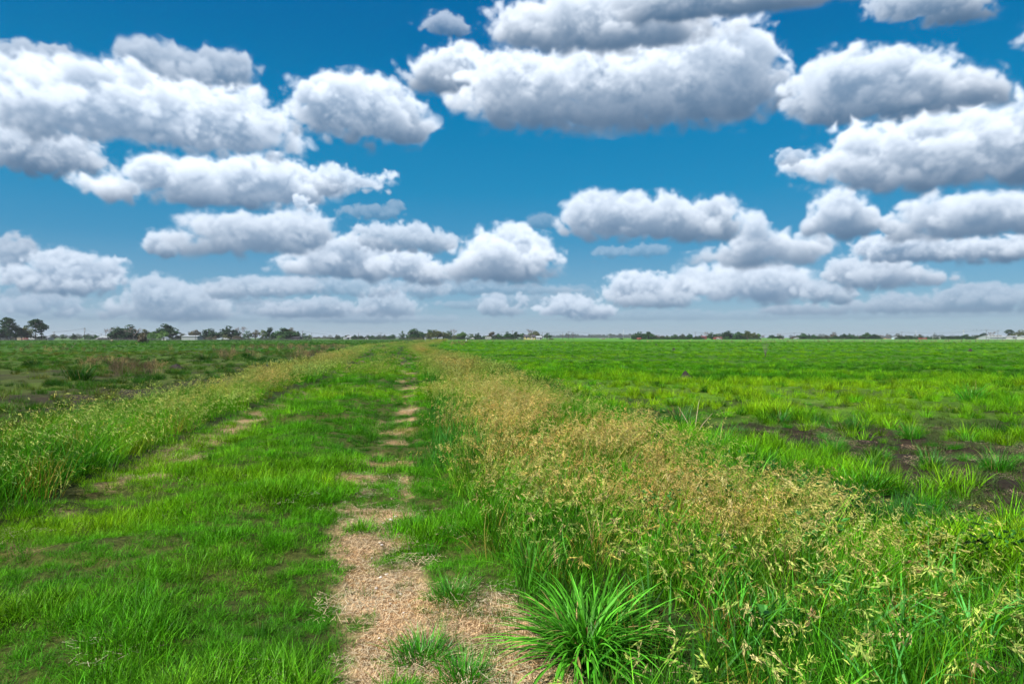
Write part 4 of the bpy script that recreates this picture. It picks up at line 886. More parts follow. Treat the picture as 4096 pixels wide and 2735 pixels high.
# --- utility poles
def pole(px, top, d, label, arm=True, transformer=False, r=.15, group='utility poles along the far field edge', name='utility_pole', mat=None):
    p = at(px, d); h = zpx(top, d) - p.z
    root = thing(name, label, 'pole', p, RNG.uniform(-.25, .25), group)
    m = MB(); m.tube([(0, 0, -.3), (0, 0, h*.5), (0, 0, h)], [r, r*.85, r*.7], 8); m.build('shaft', mat or M['pole'], root, True)
    if arm:
        m = MB(); m.box(-1.25, -.20, h-.55, 1.25, -.10, h-.42); m.build('crossarm', M['pole'], root)
        for sx in (-1.15, -.45, .45, 1.15): m = MB(); m.tube([(sx, -.15, h-.42), (sx, -.15, h-.30), (sx, -.15, h-.22)], [.05, .07, .04], 6); m.build('insulator', M['steel'], root)
    if transformer:
        m = MB(); m.tube([(.42, -.05, h-2.2), (.42, -.05, h-1.25), (.42, -.05, h-1.15)], [.27, .27, .18], 10); m.build('transformer', M['steel'], root, True)
    root['h'] = h; return root
PL = {}
for key, a in {
 'a': (216, 1326, 440, 'low crossarm pole just past the two slender pines'), 'b': (338, 1311, 440, 'tall pole with crossarm and transformer in the gap of small trees', True, True),
 'c': (405, 1335, 470, 'short far pole before the ranch house'), 'd': (422, 1327, 450, 'plain pole beside the leaning leafless tree', False),
 'e': (782, 1330, 440, 'thin pole right in front of the long white shed', False), 'f': (1210, 1323, 480, 'pole at the end of the grove, past the dark open shed'),
 'g': (1247, 1329, 520, 'slender pole alone over the low hazy thickets', False), 'h': (1434, 1330, 600, 'thin pole above the low grey hedge tree', False),
 'i': (1474, 1338, 640, 'short pole by the white gable hut', False), 'j': (1524, 1331, 600, 'dark pole at the paired low trees'), 'k': (1540, 1334, 620, 'thin pole rising from the paired low trees', False),
 'l': (2050, 1322, 540, 'pole behind the leafy green tree near the carport'), 'm': (2169, 1327, 540, 'pole beside the white barn of the yellow house', False),
 'n': (2251, 1330, 520, 'pole with a transformer can, first of three in the open gap', False, True), 'o': (2275, 1324, 520, 'tallest of three poles in the open gap'), 'p': (2292, 1329, 520, 'plain pole, last of three in the open gap', False),
 'q': (2781, 1327, 610, 'crossarm pole before the red barn'), 'r': (3177, 1330, 690, 'crossarm pole at the start of the right wood'),
 's': (3607, 1327, 640, 'pole beside the open tree and blue-white shed'), 't': (3945, 1318, 560, 'tall double-arm pole in front of the white end of the metal barn'),
 'u': (3992, 1320, 560, 'tall pole in front of the middle of the metal barn')}.items(): PL[key] = pole(*a)
for sx in (PL['t'],):
    h = sx['h']; m = MB(); m.box(-1.0, -.20, h-1.45, 1.0, -.10, h-1.33); m.build('crossarm', M['pole'], sx)
pole(1636, 1330, 535, 'thin white pole against the great rounded tree', False, False, .11, 'plain white poles', 'white_pole', W_)
pole(2494, 1317, 900, 'hair-thin radio mast over the distant woods', False, False, .22, 'radio masts on the horizon', 'radio_mast', M['steel'])
pole(2435, 1341, 1100, 'short far mast left of the hair-thin radio mast', False, False, .22, 'radio masts on the horizon', 'radio_mast', M['steel'])
pole(2522, 1341, 1100, 'short far mast between radio mast and dense tree pair', False, False, .22, 'radio masts on the horizon', 'radio_mast', M['steel'])
pole(3664, 1320, 900, 'faint mast left of the red container', False, False, .2, 'radio masts on the horizon', 'radio_mast', M['steel'])
lt = pole(3855, 1322, 700, 'light tower standing over the large green mound of a tree', False, False, .2, None, 'light_tower', M['steel'])
m = MB(); m.box(-.9, -.25, lt['h']-.5, .9, .1, lt['h']+.5); m.build('lamp_bank', M['steel'], lt)
yl = pole(4066, 1338, 565, 'yard lamp post beside the white farmhouse', False, False, .12, None, 'yard_lamp', M['steel'])
m = MB(); m.box(-.7, -.2, yl['h']-.1, .7, .2, yl['h']+.15); m.build('lamp_head', W_, yl)
def wire(a, b_, label, dz=-.3):
    A = PL[a].location + Vector((0, 0, PL[a]['h']+dz)); B = PL[b_].location + Vector((0, 0, PL[b_]['h']+dz))
    L = (A-B).length; m = MB()
    for off in (-1.1, 1.1): m.tube([A.lerp(B, i/14) + Vector((off*0, off, -L*.02*(1-(2*i/14-1)**2))) for i in range(15)], .022, 4)
    o = m.build('power_line', M['pole']); tag(o, label, 'power line', 'power lines between the poles')
wire('a', 'b', 'wires strung from the low crossarm pole to the transformer pole'); wire('b', 'c', 'wires running from the transformer pole to the short far pole')
wire('f', 'j', 'long wires crossing the sky above the low hazy thickets'); wire('j', 'l', 'wires passing behind the umbrella oak trees'); wire('l', 'o', 'wires over the yellow house to the tallest gap pole'); wire('o', 'q', 'long wires over the open gap and distant woods')
wire('m', 'n', 'slack wires from the white barn pole to the transformer can'); wire('q', 'r', 'wires above the four shade trees'); wire('r', 's', 'wires above the right wood'); wire('s', 't', 'wires over the red container to the double-arm pole'); wire('t', 'u', 'short wires between the two tall poles by the metal barn')

# --- wire fences
def fence(px0, px1, d, step, label, hgt=1.2):
    a, b_ = at(px0, d), at(px1, d); L = (b_-a).length; n = int(L/step); root = thing('wire_fence', label, 'fence', a, 0)
    pm = MB(); pm.tube([(0, 0, -.2), (0, 0, hgt)], [.07, .06], 6); pme = pm.mesh('fence_post', M['pole'])
    for i in range(n+1):
        x_ = L*i/n; o = link('post', pme, root, (x_, 0, ground_z(a.x+x_, d)-a.z), (RNG.uniform(-.04, .04), RNG.uniform(-.04, .04), 0), (1, 1, RNG.uniform(.9, 1.12)))
    wm = MB()
    for z in (.35, .7, 1.05): wm.tube([(0, -.08, z), (L, -.08, z)], .012, 4)
    wm.build('wires', M['steel'], root)
fence(-60, 700, 405, 3.4, 'weathered post and wire fence before the homestead trees')
fence(705, 1345, 425, 4.0, 'post and wire fence before the long white shed and grove')
fence(1360, 2200, 505, 4.2, 'post and wire fence before the campers and yellow house')
fence(2990, 4170, 262, 5.0, 'thin pasture fence along the brown weed line')

# --- vehicles and things lying about
def trailer(px0, px1, d, top, label, body, kind='camper_trailer', cat='camper'):
    p = at((px0+px1)/2, d); L = (px1-px0)/FPX*d; h = zpx(top, d)-p.z; root = thing(kind, label, cat, p)
    prof = [(-L/2, .55), (L*.36, .55), (L/2, h*.55), (L/2, h*.72), (L*.40, h), (-L/2+.25, h), (-L/2, h*.9)]
    m = MB(); A = [(x_, -1.15, z) for x_, z in prof]; B = [(x_, 1.15, z) for x_, z in prof]; m.poly(A); m.poly(B[::-1])
    for i in range(len(A)): j = (i+1) % len(A); m.poly([A[j], A[i], B[i], B[j]])
    m.build('body', body, root)
    for f in (-.3, -.02, .22):
        m = MB(); m.box(f*L-.4, -1.18, h*.58, f*L+.4, -1.10, h*.78); m.build('window', G_, root)
    m = MB(); m.box(.08*L, -1.18, .7, .08*L+.6, -1.10, h*.82); m.build('door', M['steel'], root)
    for f in (-.16, .02):
        m = MB(); m.tube([(f*L, -1.12, .36), (f*L, -.9, .36)], .36, 14); m.build('wheel', M['tyre'], root)
    return root
trailer(1698, 1706, 520, 1350, 'small white camper partly hidden beside the umbrella oak', W_)
trailer(1727, 1738, 518, 1350, 'white camper on one side of the umbrella oak trunk', W_)
trailer(1753, 1771, 518, 1350, 'longer white camper under the outer limbs of the umbrella oak', W_)
trailer(1941, 1966, 515, 1346.8, 'long white camper parked in front of the dark solid tree', W_)
def car(px, d, L, label, paint, pickup=False):
    p = at(px, d); root = thing('parked_pickup' if pickup else 'parked_car', label, 'pickup' if pickup else 'car', p)
    prof = [(-L/2, .4), (L/2, .4), (L/2, .85), (L*.30, 1.0), (L*.14, 1.5), (-L*.18, 1.55), (-L*.30, 1.05), (-L/2, 1.0)]
    if pickup: prof[4:7] = [(L*.18, 1.7), (-L*.04, 1.72), (-L*.07, 1.05)]
    m = MB(); A = [(x_, -.85, z) for x_, z in prof]; B = [(x_, .85, z) for x_, z in prof]; m.poly(A); m.poly(B[::-1])
    for i in range(len(A)): j = (i+1) % len(A); m.poly([A[j], A[i], B[i], B[j]])
    m.build('body', paint, root)
    m = MB(); m.poly([(L*.26, -.88, 1.06), (L*.13, -.88, 1.45), (-L*.02, -.88, 1.47), (-L*.05, -.88, 1.06)]); m.build('side_window', G_, root)
    for f in (-.31, .31): m = MB(); m.tube([(f*L, -.88, .33), (f*L, -.66, .33)], .33, 14); m.build('wheel', M['tyre'], root)
car(101, 415, 4.4, 'rust-red pickup parked before the long tan house', M['rust'], True)
car(124, 416, 4.3, 'white car parked between rust-red pickup and slender pine', W_)
car(396, 470, 4.2, 'white car by the low trio of small trees', W_)
car(883, 452, 4.6, 'pale vehicle under the second brown scrub bush', M['bluetin'], True)
car(902, 452, 4.5, 'white car parked beneath the tallest broad dark oak', W_)
car(2875, 600, 4.4, 'white car in front of the low red outbuilding', W_)
# rusty tank
p = at(2556, 505); root = thing('rusty_tank', 'rust-red rounded tank lying before the dense tree pair', 'tank', p)
m = MB(); m.tube([(-1.6, 0, .78), (-1.5, 0, .78), (1.5, 0, .78), (1.6, 0, .78)], [.62, .76, .76, .62], 18); m.build('shell', M['rust'], root, False)
m = MB(); m.tube([(-.9, -.82, .72), (-.9, -.66, .72)], .45, 16); m.build('hatch', M['rust2'], root)
for sx in (-1, 1): m = MB(); m.box(sx-.12, -.6, -.1, sx+.12, .6, .25); m.build('skid', M['pole'], root)
# flat trailer in the open gap
p = at(2410, 640); root = thing('flatbed_trailer', 'low white flatbed trailer far out in the open gap', 'trailer', p)
m = MB(); m.box(-2.9, -1.1, .55, 2.9, 1.1, .95); m.build('bed', W_, root)
m = MB(); m.box(-.2, -1.14, .35, 2.5, -1.06, .62); m.build('red_panel', M['redpaint'], root)
for f in (-.5, .5, 1.4): m = MB(); m.tube([(f, -1.13, .33), (f, -.9, .33)], .33, 12); m.build('wheel', M['tyre'], root)
# red shipping container with pale panels
p = at(3691, 600); L = 29/FPX*600; root = thing('shipping_container', 'red shipping container in front of the open scraggly tree', 'container', p)
m = MB(); n = 24
m.box(-L/2, -1.2, 0, L/2, 1.2, 1.35)
m.build('body', M['redtin'], root)
for f in (-.05, .18): m = MB(); m.box(f*L-.45, -1.23, .6, f*L+.45, -1.19, .95); m.build('panel', W_, root)
m = MB(); m.box(-L/2-.02, -1.22, 1.35, L/2+.02, 1.22, 1.43); m.build('top_rail', M['redpaint'], root)
# white tent top
p = at(1890, 520); root = thing('tent', 'low white tent under the faint pale tree', 'tent', p)
m = MB(); a_ = 1.6; m.poly([(-a_, -a_, .8), (a_, -a_, .8), (0, 0, 1.5)]); m.poly([(a_, -a_, .8), (a_, a_, .8), (0, 0, 1.5)]); m.poly([(a_, a_, .8), (-a_, a_, .8), (0, 0, 1.5)]); m.poly([(-a_, a_, .8), (-a_, -a_, .8), (0, 0, 1.5)])
m.build('canopy', W_, root)
for sx in (-1, 1):
    for sy in (-1, 1): m = MB(); m.tube([(sx*a_*.97, sy*a_*.97, -.1), (sx*a_*.97, sy*a_*.97, .8)], .04, 6); m.build('leg', M['steel'], root)
# marker pipes by the track
for px, top, base, mat, lab in ((1702, 1357, 1364.5, M['bluepipe'], 'pale blue marker pipe standing in the grass near the track end'), (1865, 1356.5, 1365, W_, 'white marker post right of the track end by brown weeds')):
    d = EYE*FPX/(base-1350); p = at(px, d); root = thing('marker_post', lab, 'marker post', p); h = zpx(top, d)-p.z
    m = MB(); m.tube([(0, 0, -.2), (0, 0, h)], .19, 10); m.build('pipe', mat, root, True)
    m = MB(); m.tube([(0, 0, h), (0, 0, h+.05)], .21, 10); m.build('cap', M['steel'], root)

# --- birds in flight
M['bird'] = plain('pale_plumage', (.34, .30, .20), .8, .2, 8); M['bird_dark'] = plain('dark_plumage', (.05, .045, .04), .8, .2, 8)
def bird(px, py, d, span, label, up, face, light=True):
    p = Vector(((px-2048)/FPX*d, d, zpx(py, d))); root = thing('flying_bird', label, 'bird', p, face); s = span/2
    m = MB(); m.tube([(-.62*s, 0, -.02*s), (-.3*s, 0, 0), (.05*s, 0, 0), (.32*s, 0, .05*s), (.45*s, 0, .07*s), (.58*s, 0, .05*s)], [.03*s, .12*s, .17*s, .11*s, .09*s, .015*s], 8)
    m.poly([(-.55*s, 0, 0), (-.98*s, .16*s, 0), (-.98*s, -.16*s, 0)]); m.build('body', M['bird' if light else 'bird_dark'], root, True)
    for sy in (-1, 1):
        m = MB(); tip = (-.25*s, sy*s*math.cos(up), s*math.sin(up)); mid = (.10*s, sy*.5*s*math.cos(up*.6), .5*s*math.sin(up*1.25))
        q = [(.16*s, sy*.1*s, .04*s), mid, tip, (-.30*s, mid[1], mid[2]-.02*s), (-.28*s, sy*.1*s, .03*s)]
        m.poly(q); m.poly([(a, b_, c_-.015*s) for a, b_, c_ in q[::-1]]); m.build('wing', M['bird_dark'], root)
bird(298, 1376, 62, .34, 'upper bird of the pair skimming the pasture', .9, 2.6)
bird(289, 1388, 60, .34, 'lower bird of the pair skimming the pasture', .8, 2.7)
bird(447, 1361, 58, .46, 'pale bird gliding low before the ranch house', -.75, 2.9)
bird(3894, 1320, 240, .75, 'first bird of three in the sky left of the double-arm pole', -.5, .6, False)
bird(3907, 1319, 240, .7, 'middle bird of three, wings raised, left of the double-arm pole', .7, .4, False)
bird(3925, 1320.5, 240, .75, 'bird nearest the double-arm pole, wings level', .05, .3, False)

# ---------------------------------------------------------------- grass
GK = bpy.data.collections.new('grass_kinds')          # source plants; only their scattered copies are in the scene
def ribbons(n, rad, L, Wd, tilt, curve, rng, seg=4, wind=(0, 0), taper=1.6, out=.75, base=None, power=.5):
    """n grass blades as curved tapering ribbons -> verts, quads, shade"""
    a0 = rng.uniform(0, 2*math.pi, n); rr_ = rad*rng.uniform(0, 1, n)**power
    bx, by = np.cos(a0)*rr_, np.sin(a0)*rr_
    if base is not None: bx, by = base[:, 0], base[:, 1]
    ph = a0 + rng.normal(0, 1.6*(1-out)+.25, n)
    ln = rng.uniform(*L, n); wd = rng.uniform(*Wd, n)
    ti = rng.uniform(*tilt, n)*(.35 + .65*rr_/max(rad, 1e-5)); cu = rng.uniform(*curve, n)
    t = np.linspace(0, 1, seg+1)
    th = ti[:, None] + cu[:, None]*t[None]**1.3
    st = ln[:, None]/seg
    dx = np.cumsum(np.concatenate([np.zeros((n, 1)), np.sin(th[:, :-1])*st], 1), 1); dz = np.cumsum(np.concatenate([np.zeros((n, 1)), np.cos(th[:, :-1])*st], 1), 1)
    px = bx[:, None] + np.cos(ph)[:, None]*dx + wind[0]*dz*t*ln[:, None]; py = by[:, None] + np.sin(ph)[:, None]*dx + wind[1]*dz*t*ln[:, None]
    wv = wd[:, None]*.5*np.clip(1 - t**taper, .04, 1)[None]
    tw = rng.normal(0, .5, n)
    sx, sy = -np.sin(ph+tw)[:, None], np.cos(ph+tw)[:, None]
    A = np.stack([px - sx*wv, py - sy*wv, dz], -1); B = np.stack([px + sx*wv, py + sy*wv, dz], -1)
    v = np.stack([A, B], 2).reshape(n, (seg+1)*2, 3)
    q = np.array([(2*i, 2*i+1, 2*i+3, 2*i+2) for i in range(seg)])
    f = (np.arange(n)[:, None, None]*(seg+1)*2 + q[None]).reshape(-1, 4)
    bv = np.repeat(rng.uniform(0, 1, n), (seg+1)*2)
    ends = np.stack([px[:, -1], py[:, -1], dz[:, -1]], -1); mids = np.stack([px, py, dz], -1)
    return v.reshape(-1, 3), f, bv, mids
class GB:
    def __init__(s): s.v = []; s.f = []; s.b = []; s.m = []; s.n = 0
    def add(s, v, f, bv, mi=0):
        s.v.append(v); s.f.append(f + s.n); s.b.append(bv); s.m.append(np.full(len(f), mi)); s.n += len(v)
    def mesh(s, name, mats): return new_mesh(name, np.concatenate(s.v), np.concatenate(s.f), mats, np.concatenate(s.m), np.concatenate(s.b))
def spikelets(p, d, ln, wd, rng):
    """small pointed seed husks at points p, along d"""
    n = len(p); d = d/np.linalg.norm(d, axis=1)[:, None]; a = np.cross(d, rng.standard_normal((n, 3))); a /= np.linalg.norm(a, axis=1)[:, None]; c_ = np.cross(d, a)
    L = (ln*rng.uniform(.7, 1.3, n))[:, None]; W2 = (wd*rng.uniform(.8, 1.2, n))[:, None]
    v = np.stack([p, p+d*L*.4+a*W2, p+d*L, p+d*L*.4-a*W2, p, p+d*L*.4+c_*W2, p+d*L, p+d*L*.4-c_*W2], 1).reshape(-1, 3)
    return v, np.arange(8*n).reshape(-1, 4), np.repeat(rng.uniform(0, 1, n), 8)

def k_lawn(rng):      # fine creeping grass of the track
    g = GB(); v, f, b_, _ = ribbons(60, .12, (.05, .15), (.003, .0055), (.45, 1.75), (.2, 1.5), rng, 3, out=.15); g.add(v, f, b_)
    v, f, b_, _ = ribbons(6, .08, (.10, .18), (.004, .006), (.1, .6), (.2, .9), rng, 4, out=.3); g.add(v, f, b_); return g
def k_lush(rng):      # arching field tuft
    g = GB(); v, f, b_, _ = ribbons(64, .10, (.14, .34), (.005, .009), (.15, 1.0), (.4, 1.3), rng, 4, out=.7); g.add(v, f, b_); return g
def k_stand(rng):     # upright leafy stand under the seed heads
    g = GB(); v, f, b_, _ = ribbons(40, .17, (.2, .55), (.005, .009), (.0, .7), (.2, 1.7), rng, 4, out=.2); g.add(v, f, b_); return g
def k_oat(rng, heads=1.0, tall=1.0, wind=(.45, -.05)):
    g = GB(); n = 15
    v, f, b_, mid = ribbons(n, .19, (.46*tall, .78*tall), (.0028, .004), (.0, .6), (.5, 1.6), rng, 6, wind, taper=5, out=.2); g.add(v, f, b_*.7+.3)
    P0, D0 = [], []
    for i in range(n):
        for q in range(int(5*heads)):                      # nodding clusters of husks along the top of the stem
            t_ = rng.uniform(4.2, 6); j = min(5, int(t_)); p0 = mid[i, j]*(1-(t_-j)) + mid[i, min(6, j+1)]*(t_-j)
            ax = (mid[i, 6]-mid[i, 4]); ax = ax/np.linalg.norm(ax)*.45 + np.array((.22, 0, -.55)) + rng.normal(0, .34, 3); ax /= np.linalg.norm(ax)
            for k in range(5):
                P0.append(p0 + ax*(.006+.010*k) + rng.normal(0, .0025, 3)); D0.append(ax + rng.normal(0, .2, 3))
    v, f, b2 = spikelets(np.array(P0), np.array(D0), .024, .0027, rng); g.add(v, f, b2, 1)
    v, f, b_, _ = ribbons(22, .19, (.2, .5), (.004, .007), (.05, .7), (.2, 1.4), rng, 4, wind, out=.3); g.add(v, f, b_)
    return g
def k_far(rng):       # coarse tuft for the field beyond
    g = GB(); v, f, b_, _ = ribbons(95, .26, (.12, .36), (.008, .014), (.1, 1.25), (.2, 1.2), rng, 3, out=.5); g.add(v, f, b_); return g
def k_faroat(rng):
    g = GB(); v, f, b_, mid = ribbons(34, .32, (.42, .8), (.008, .012), (0, .45), (.3, 1.0), rng, 4, (.3, 0), out=.2); g.add(v, f, b_)
    idx = np.repeat(np.arange(34), 4); p_ = mid[idx, 4] + rng.normal(0, .03, (len(idx), 3)); v, f, b2 = spikelets(p_, rng.normal(0, .5, (len(idx), 3)) + np.array((.4, 0, -.3)), .075, .010, rng); g.add(v, f, b2, 1); return g
def k_litter(rng):    # cut dry stems lying on the ground
    g = GB(); n = 70; a = rng.uniform(0, 6.28, n); L = rng.uniform(.012, .055, n)*np.where(rng.uniform(0, 1, n) < .12, 2.2, 1); w2 = rng.uniform(.0005, .0011, n)
    c_ = np.stack([rng.uniform(-.16, .16, n), rng.uniform(-.16, .16, n), rng.uniform(.004, .02, n)], 1); d = np.stack([np.cos(a), np.sin(a), rng.normal(0, .12, n)], 1); s_ = np.stack([-np.sin(a), np.cos(a), 0*a], 1)
    v = np.stack([c_-d*L[:, None]/2-s_*w2[:, None], c_+d*L[:, None]/2-s_*w2[:, None], c_+d*L[:, None]/2+s_*w2[:, None], c_-d*L[:, None]/2+s_*w2[:, None]], 1).reshape(-1, 3)
    g.add(v, np.arange(4*n).reshape(-1, 4), np.repeat(rng.uniform(0, 1, n), 4)); return g
def k_stalk(rng):     # dead upright stalks
    g = GB(); v, f, b_, mid = ribbons(26, .28, (.5, 1.1), (.006, .011), (0, .6), (0, .5), rng, 4, out=.5, taper=4); g.add(v, f, b_)
    idx = np.repeat(np.arange(26), 5); p_ = mid[idx, 3] + rng.normal(0, .06, (len(idx), 3)); v, f, b2 = spikelets(p_, rng.normal(0, .6, (len(idx), 3)) + np.array((0, 0, .6)), .11, .006, rng); g.add(v, f, b2); return g
def k_forb(rng):      # small soft-leaved weed with a few white flowers
    g = GB(); n = 60; a = rng.uniform(0, 6.28, n); rr_ = .13*rng.uniform(0, 1, n)**.5; p_ = np.stack([np.cos(a)*rr_, np.sin(a)*rr_, rng.uniform(.03, .24, n)], 1)
    v, f, b_ = spikelets(p_, np.stack([np.cos(a), np.sin(a), rng.normal(.2, .4, n)], 1), .035, .008, rng); g.add(v, f, b_)
    v, f, b_, _ = ribbons(14, .06, (.1, .25), (.002, .003), (.1, .7), (0, .4), rng, 3, out=.6); g.add(v, f, b_); return g
def k_near(rng):      # big nodding seed heads seen close by
    g = GB(); n = 8; wind = (.5, -.05)
    v, f, b_, mid = ribbons(n, .17, (.4, .7), (.003, .0045), (.05, .7), (.7, 1.9), rng, 7, wind, taper=5, out=.2); g.add(v, f, b_)
    P0, D0 = [], []
    for i in range(n):
        for q in range(4):
            t_ = rng.uniform(5.2, 7); j = min(6, int(t_)); p0 = mid[i, j]*(1-(t_-j)) + mid[i, min(7, j+1)]*(t_-j)
            ax = (mid[i, 7]-mid[i, 5]); ax = ax/np.linalg.norm(ax)*.6 + np.array((.2, 0, -.5)) + rng.normal(0, .3, 3); ax /= np.linalg.norm(ax)
            for k in range(9): P0.append(p0 + ax*(.004+.007*k) + rng.normal(0, .003, 3)); D0.append(ax + rng.normal(0, .24, 3))
    v, f, b2 = spikelets(np.array(P0), np.array(D0), .026, .0032, rng); g.add(v, f, b2, 1)
    v, f, b_, _ = ribbons(12, .17, (.2, .45), (.005, .010), (.1, 1.0), (.4, 2.0), rng, 5, wind, out=.3); g.add(v, f, b_); return g
def k_broad(rng):     # broad bending leaves
    g = GB(); v, f, b_, _ = ribbons(16, .10, (.22, .48), (.009, .017), (.1, .9), (.5, 2.2), rng, 6, (.15, 0), out=.5); g.add(v, f, b_); return g
def kinds(fn, n, name, seed, mats=None, **kw):
    c_ = bpy.data.collections.new(name)
    for i in range(n):
        me = fn(np.random.default_rng(seed+i), **kw).mesh(name, mats or [M['blade'], M['head']])
        c_.objects.link(bpy.data.objects.new('%s_%02d' % (name, i), me))
    return c_
K = dict(lawn=kinds(k_lawn, 7, 'lawn_tuft', 1), lush=kinds(k_lush, 6, 'field_tuft', 20), stand=kinds(k_stand, 5, 'leaf_stand', 40),
         oat=kinds(k_oat, 7, 'oat_clump', 60), oatnear=kinds(k_near, 6, 'oat_near', 180), broad=kinds(k_broad, 5, 'broad_leaf', 200), oatthin=kinds(k_oat, 5, 'oat_thin', 160, heads=.5, tall=1.12, wind=(1.2, -.1)), far=kinds(k_far, 5, 'coarse_tuft', 80), faroat=kinds(k_faroat, 4, 'far_oat_clump', 90),
         litter=kinds(k_litter, 5, 'dry_litter', 110, [M['straw']]), stalk=kinds(k_stalk, 4, 'dead_stalk', 130), forb=kinds(k_forb, 4, 'soft_weed', 150))
M['oathead'] = leafy('oat_head', 'tint', transl=.25, gloss=.03)
def set_heads():
    """seed heads are straw coloured: their own colour stored with the plant as 'tint2'"""
    m = M['head']; nd = [n for n in m.node_tree.nodes if n.type == 'ATTRIBUTE' and n.attribute_type == 'INSTANCER'][0]; nd.attribute_name = 'tint2'
set_heads()

def scatter(name, coll, x, y, scale, tint, tint2=None, lean=.12, label=None, sink=.0, zs=None):
    n = len(x); nk = len(coll.objects); z = height(x, y) - sink
    me = bpy.data.meshes.new(name); me.vertices.add(n); me.vertices.foreach_set('co', np.stack([x, y, z], 1).astype(np.float32).ravel())
    rot = np.stack([RNG.normal(0, lean, n), RNG.normal(0, lean, n), RNG.uniform(0, 6.283, n)], 1)
    if coll.name.startswith(('oat', 'far_oat')): rot[:, 2] = RNG.normal(0, .7, n)        # heads lean with the wind
    def put(nm, typ, dat, field): a = me.attributes.new(nm, typ, 'POINT'); a.data.foreach_set(field, np.asarray(dat, np.float32).ravel() if typ != 'INT' else np.asarray(dat, np.int32))
    zs = np.ones(n) if zs is None else zs
    put('rot', 'FLOAT_VECTOR', rot, 'vector'); put('scl', 'FLOAT_VECTOR', np.stack([scale, scale, scale*zs], 1), 'vector'); put('pick', 'INT', RNG.integers(0, nk, n), 'value')
    for nm, c_ in (('tint', tint), ('tint2', tint if tint2 is None else tint2)):
        put(nm, 'FLOAT_COLOR', np.concatenate([np.clip(c_, .002, .9), np.ones((n, 1))], 1), 'color')
    o = link(name, me)
    ng = bpy.data.node_groups.new(name, 'GeometryNodeTree'); ng.interface.new_socket('Geometry', in_out='INPUT', socket_type='NodeSocketGeometry'); ng.interface.new_socket('Geometry', in_out='OUTPUT', socket_type='NodeSocketGeometry')
    N = ng.nodes; Lk = ng.links.new; gi = N.new('NodeGroupInput'); go = N.new('NodeGroupOutput'); ip = N.new('GeometryNodeInstanceOnPoints'); cinfo = N.new('GeometryNodeCollectionInfo')
    cinfo.inputs['Collection'].default_value = coll; cinfo.inputs['Separate Children'].default_value = True; cinfo.inputs['Reset Children'].default_value = True
    def attr(nm, typ): a = N.new('GeometryNodeInputNamedAttribute'); a.data_type = typ; a.inputs[0].default_value = nm; return [s for s in a.outputs if s.enabled][0]
    e2r = N.new('FunctionNodeEulerToRotation'); Lk(attr('rot', 'FLOAT_VECTOR'), e2r.inputs[0])
    Lk(gi.outputs[0], ip.inputs['Points']); Lk(cinfo.outputs[0], ip.inputs['Instance']); ip.inputs['Pick Instance'].default_value = True
    Lk(attr('pick', 'INT'), ip.inputs['Instance Index']); Lk(e2r.outputs[0], ip.inputs['Rotation']); Lk(attr('scl', 'FLOAT_VECTOR'), ip.inputs['Scale']); Lk(ip.outputs[0], go.inputs[0])
    md = o.modifiers.new('scatter', 'NODES'); md.node_group = ng
    tag(o, label, None, None, 'stuff'); return o

def sample(bands):
    """points with a given density per band of distance; bands: (r0, r1, per square metre)"""
    xs, ys = [], []
    for r0, r1, dn in bands:
        a = R(88 if r1 < 7 else 74 if r1 < 21 else 62 if r1 < 60 else 54); n = int(a*(r1*r1-r0*r0)*dn)
        r_ = np.sqrt(RNG.uniform(r0*r0, r1*r1, n)); t_ = RNG.uniform(-a, a, n); xs.append(r_*np.sin(t_)); ys.append(r_*np.cos(t_))
    return np.concatenate(xs), np.concatenate(ys)
def pick(x, y, prob):
    k = RNG.uniform(0, 1, len(x)) < prob; return x[k], y[k], k
def hues(base, Zn, k, spread=.26):
    n = len(base); j = RNG.normal(1, spread, (n, 1)); w_ = RNG.normal(0, .10, (n, 1)); return base*j*(1 + w_*np.array((1.0, 0, -.6)))
GREEN = np.array((.062, .235, .004)); DEEP = np.array((.017, .088, .004)); YEL = np.array((.160, .310, .005)); TEAL = np.array((.030, .165, .020)); STRAW = np.array((.40, .34, .13)); GOLD = np.array((.43, .325, .12)); PALE = np.array((.26, .34, .075)); OATG = np.array((.085, .200, .010))
def cols(Z, f1, a=GREEN, b_=YEL, c_=DEEP):
    c0 = mixc(np.broadcast_to(a, (len(f1), 3)), b_, sstep(.44, .78, f1)*.85); return mixc(c0, c_, sstep(.54, .24, f1)*.9)

# --- short grass of the track and its verges
x, y = sample([(1.6, 4, 300), (4, 7, 250), (7, 12, 130), (12, 20, 52), (20, 38, 18)])
Z = zones(x, y)
pr = (Z['road'] + .35*(Z['bank_l']+Z['bank_r']))*(1 - .965*Z['sand'])*np.maximum(.78 + .22*sstep(.16, .44, Z['n1']*.5 + Z['n5']*.5 - .10*sstep(6, 3, y)*sstep(-1.5, -3, Z['s'])), .9*sstep(.1, .4, Z['s']))
x, y, k = pick(x, y, pr); f1 = Z['n2'][k]*.6 + Z['n1'][k]*.4
tuft = .40 + .66*sstep(.38, .70, Z['n1'][k]*.6 + Z['n4'][k]*.4) - .25*Z['sand'][k]
tuft *= 1 + .35*sstep(8, 20, y)
t_ = hues(cols(Z, f1), Z, k); t_ = mixc(t_, TEAL*.9, sstep(.55, .75, Z['n3'][k])*.4)
scatter('track_grass', K['lawn'], x, y, tuft*RNG.uniform(.75, 1.25, len(x)), t_, label='short bright green grass matted over the track')
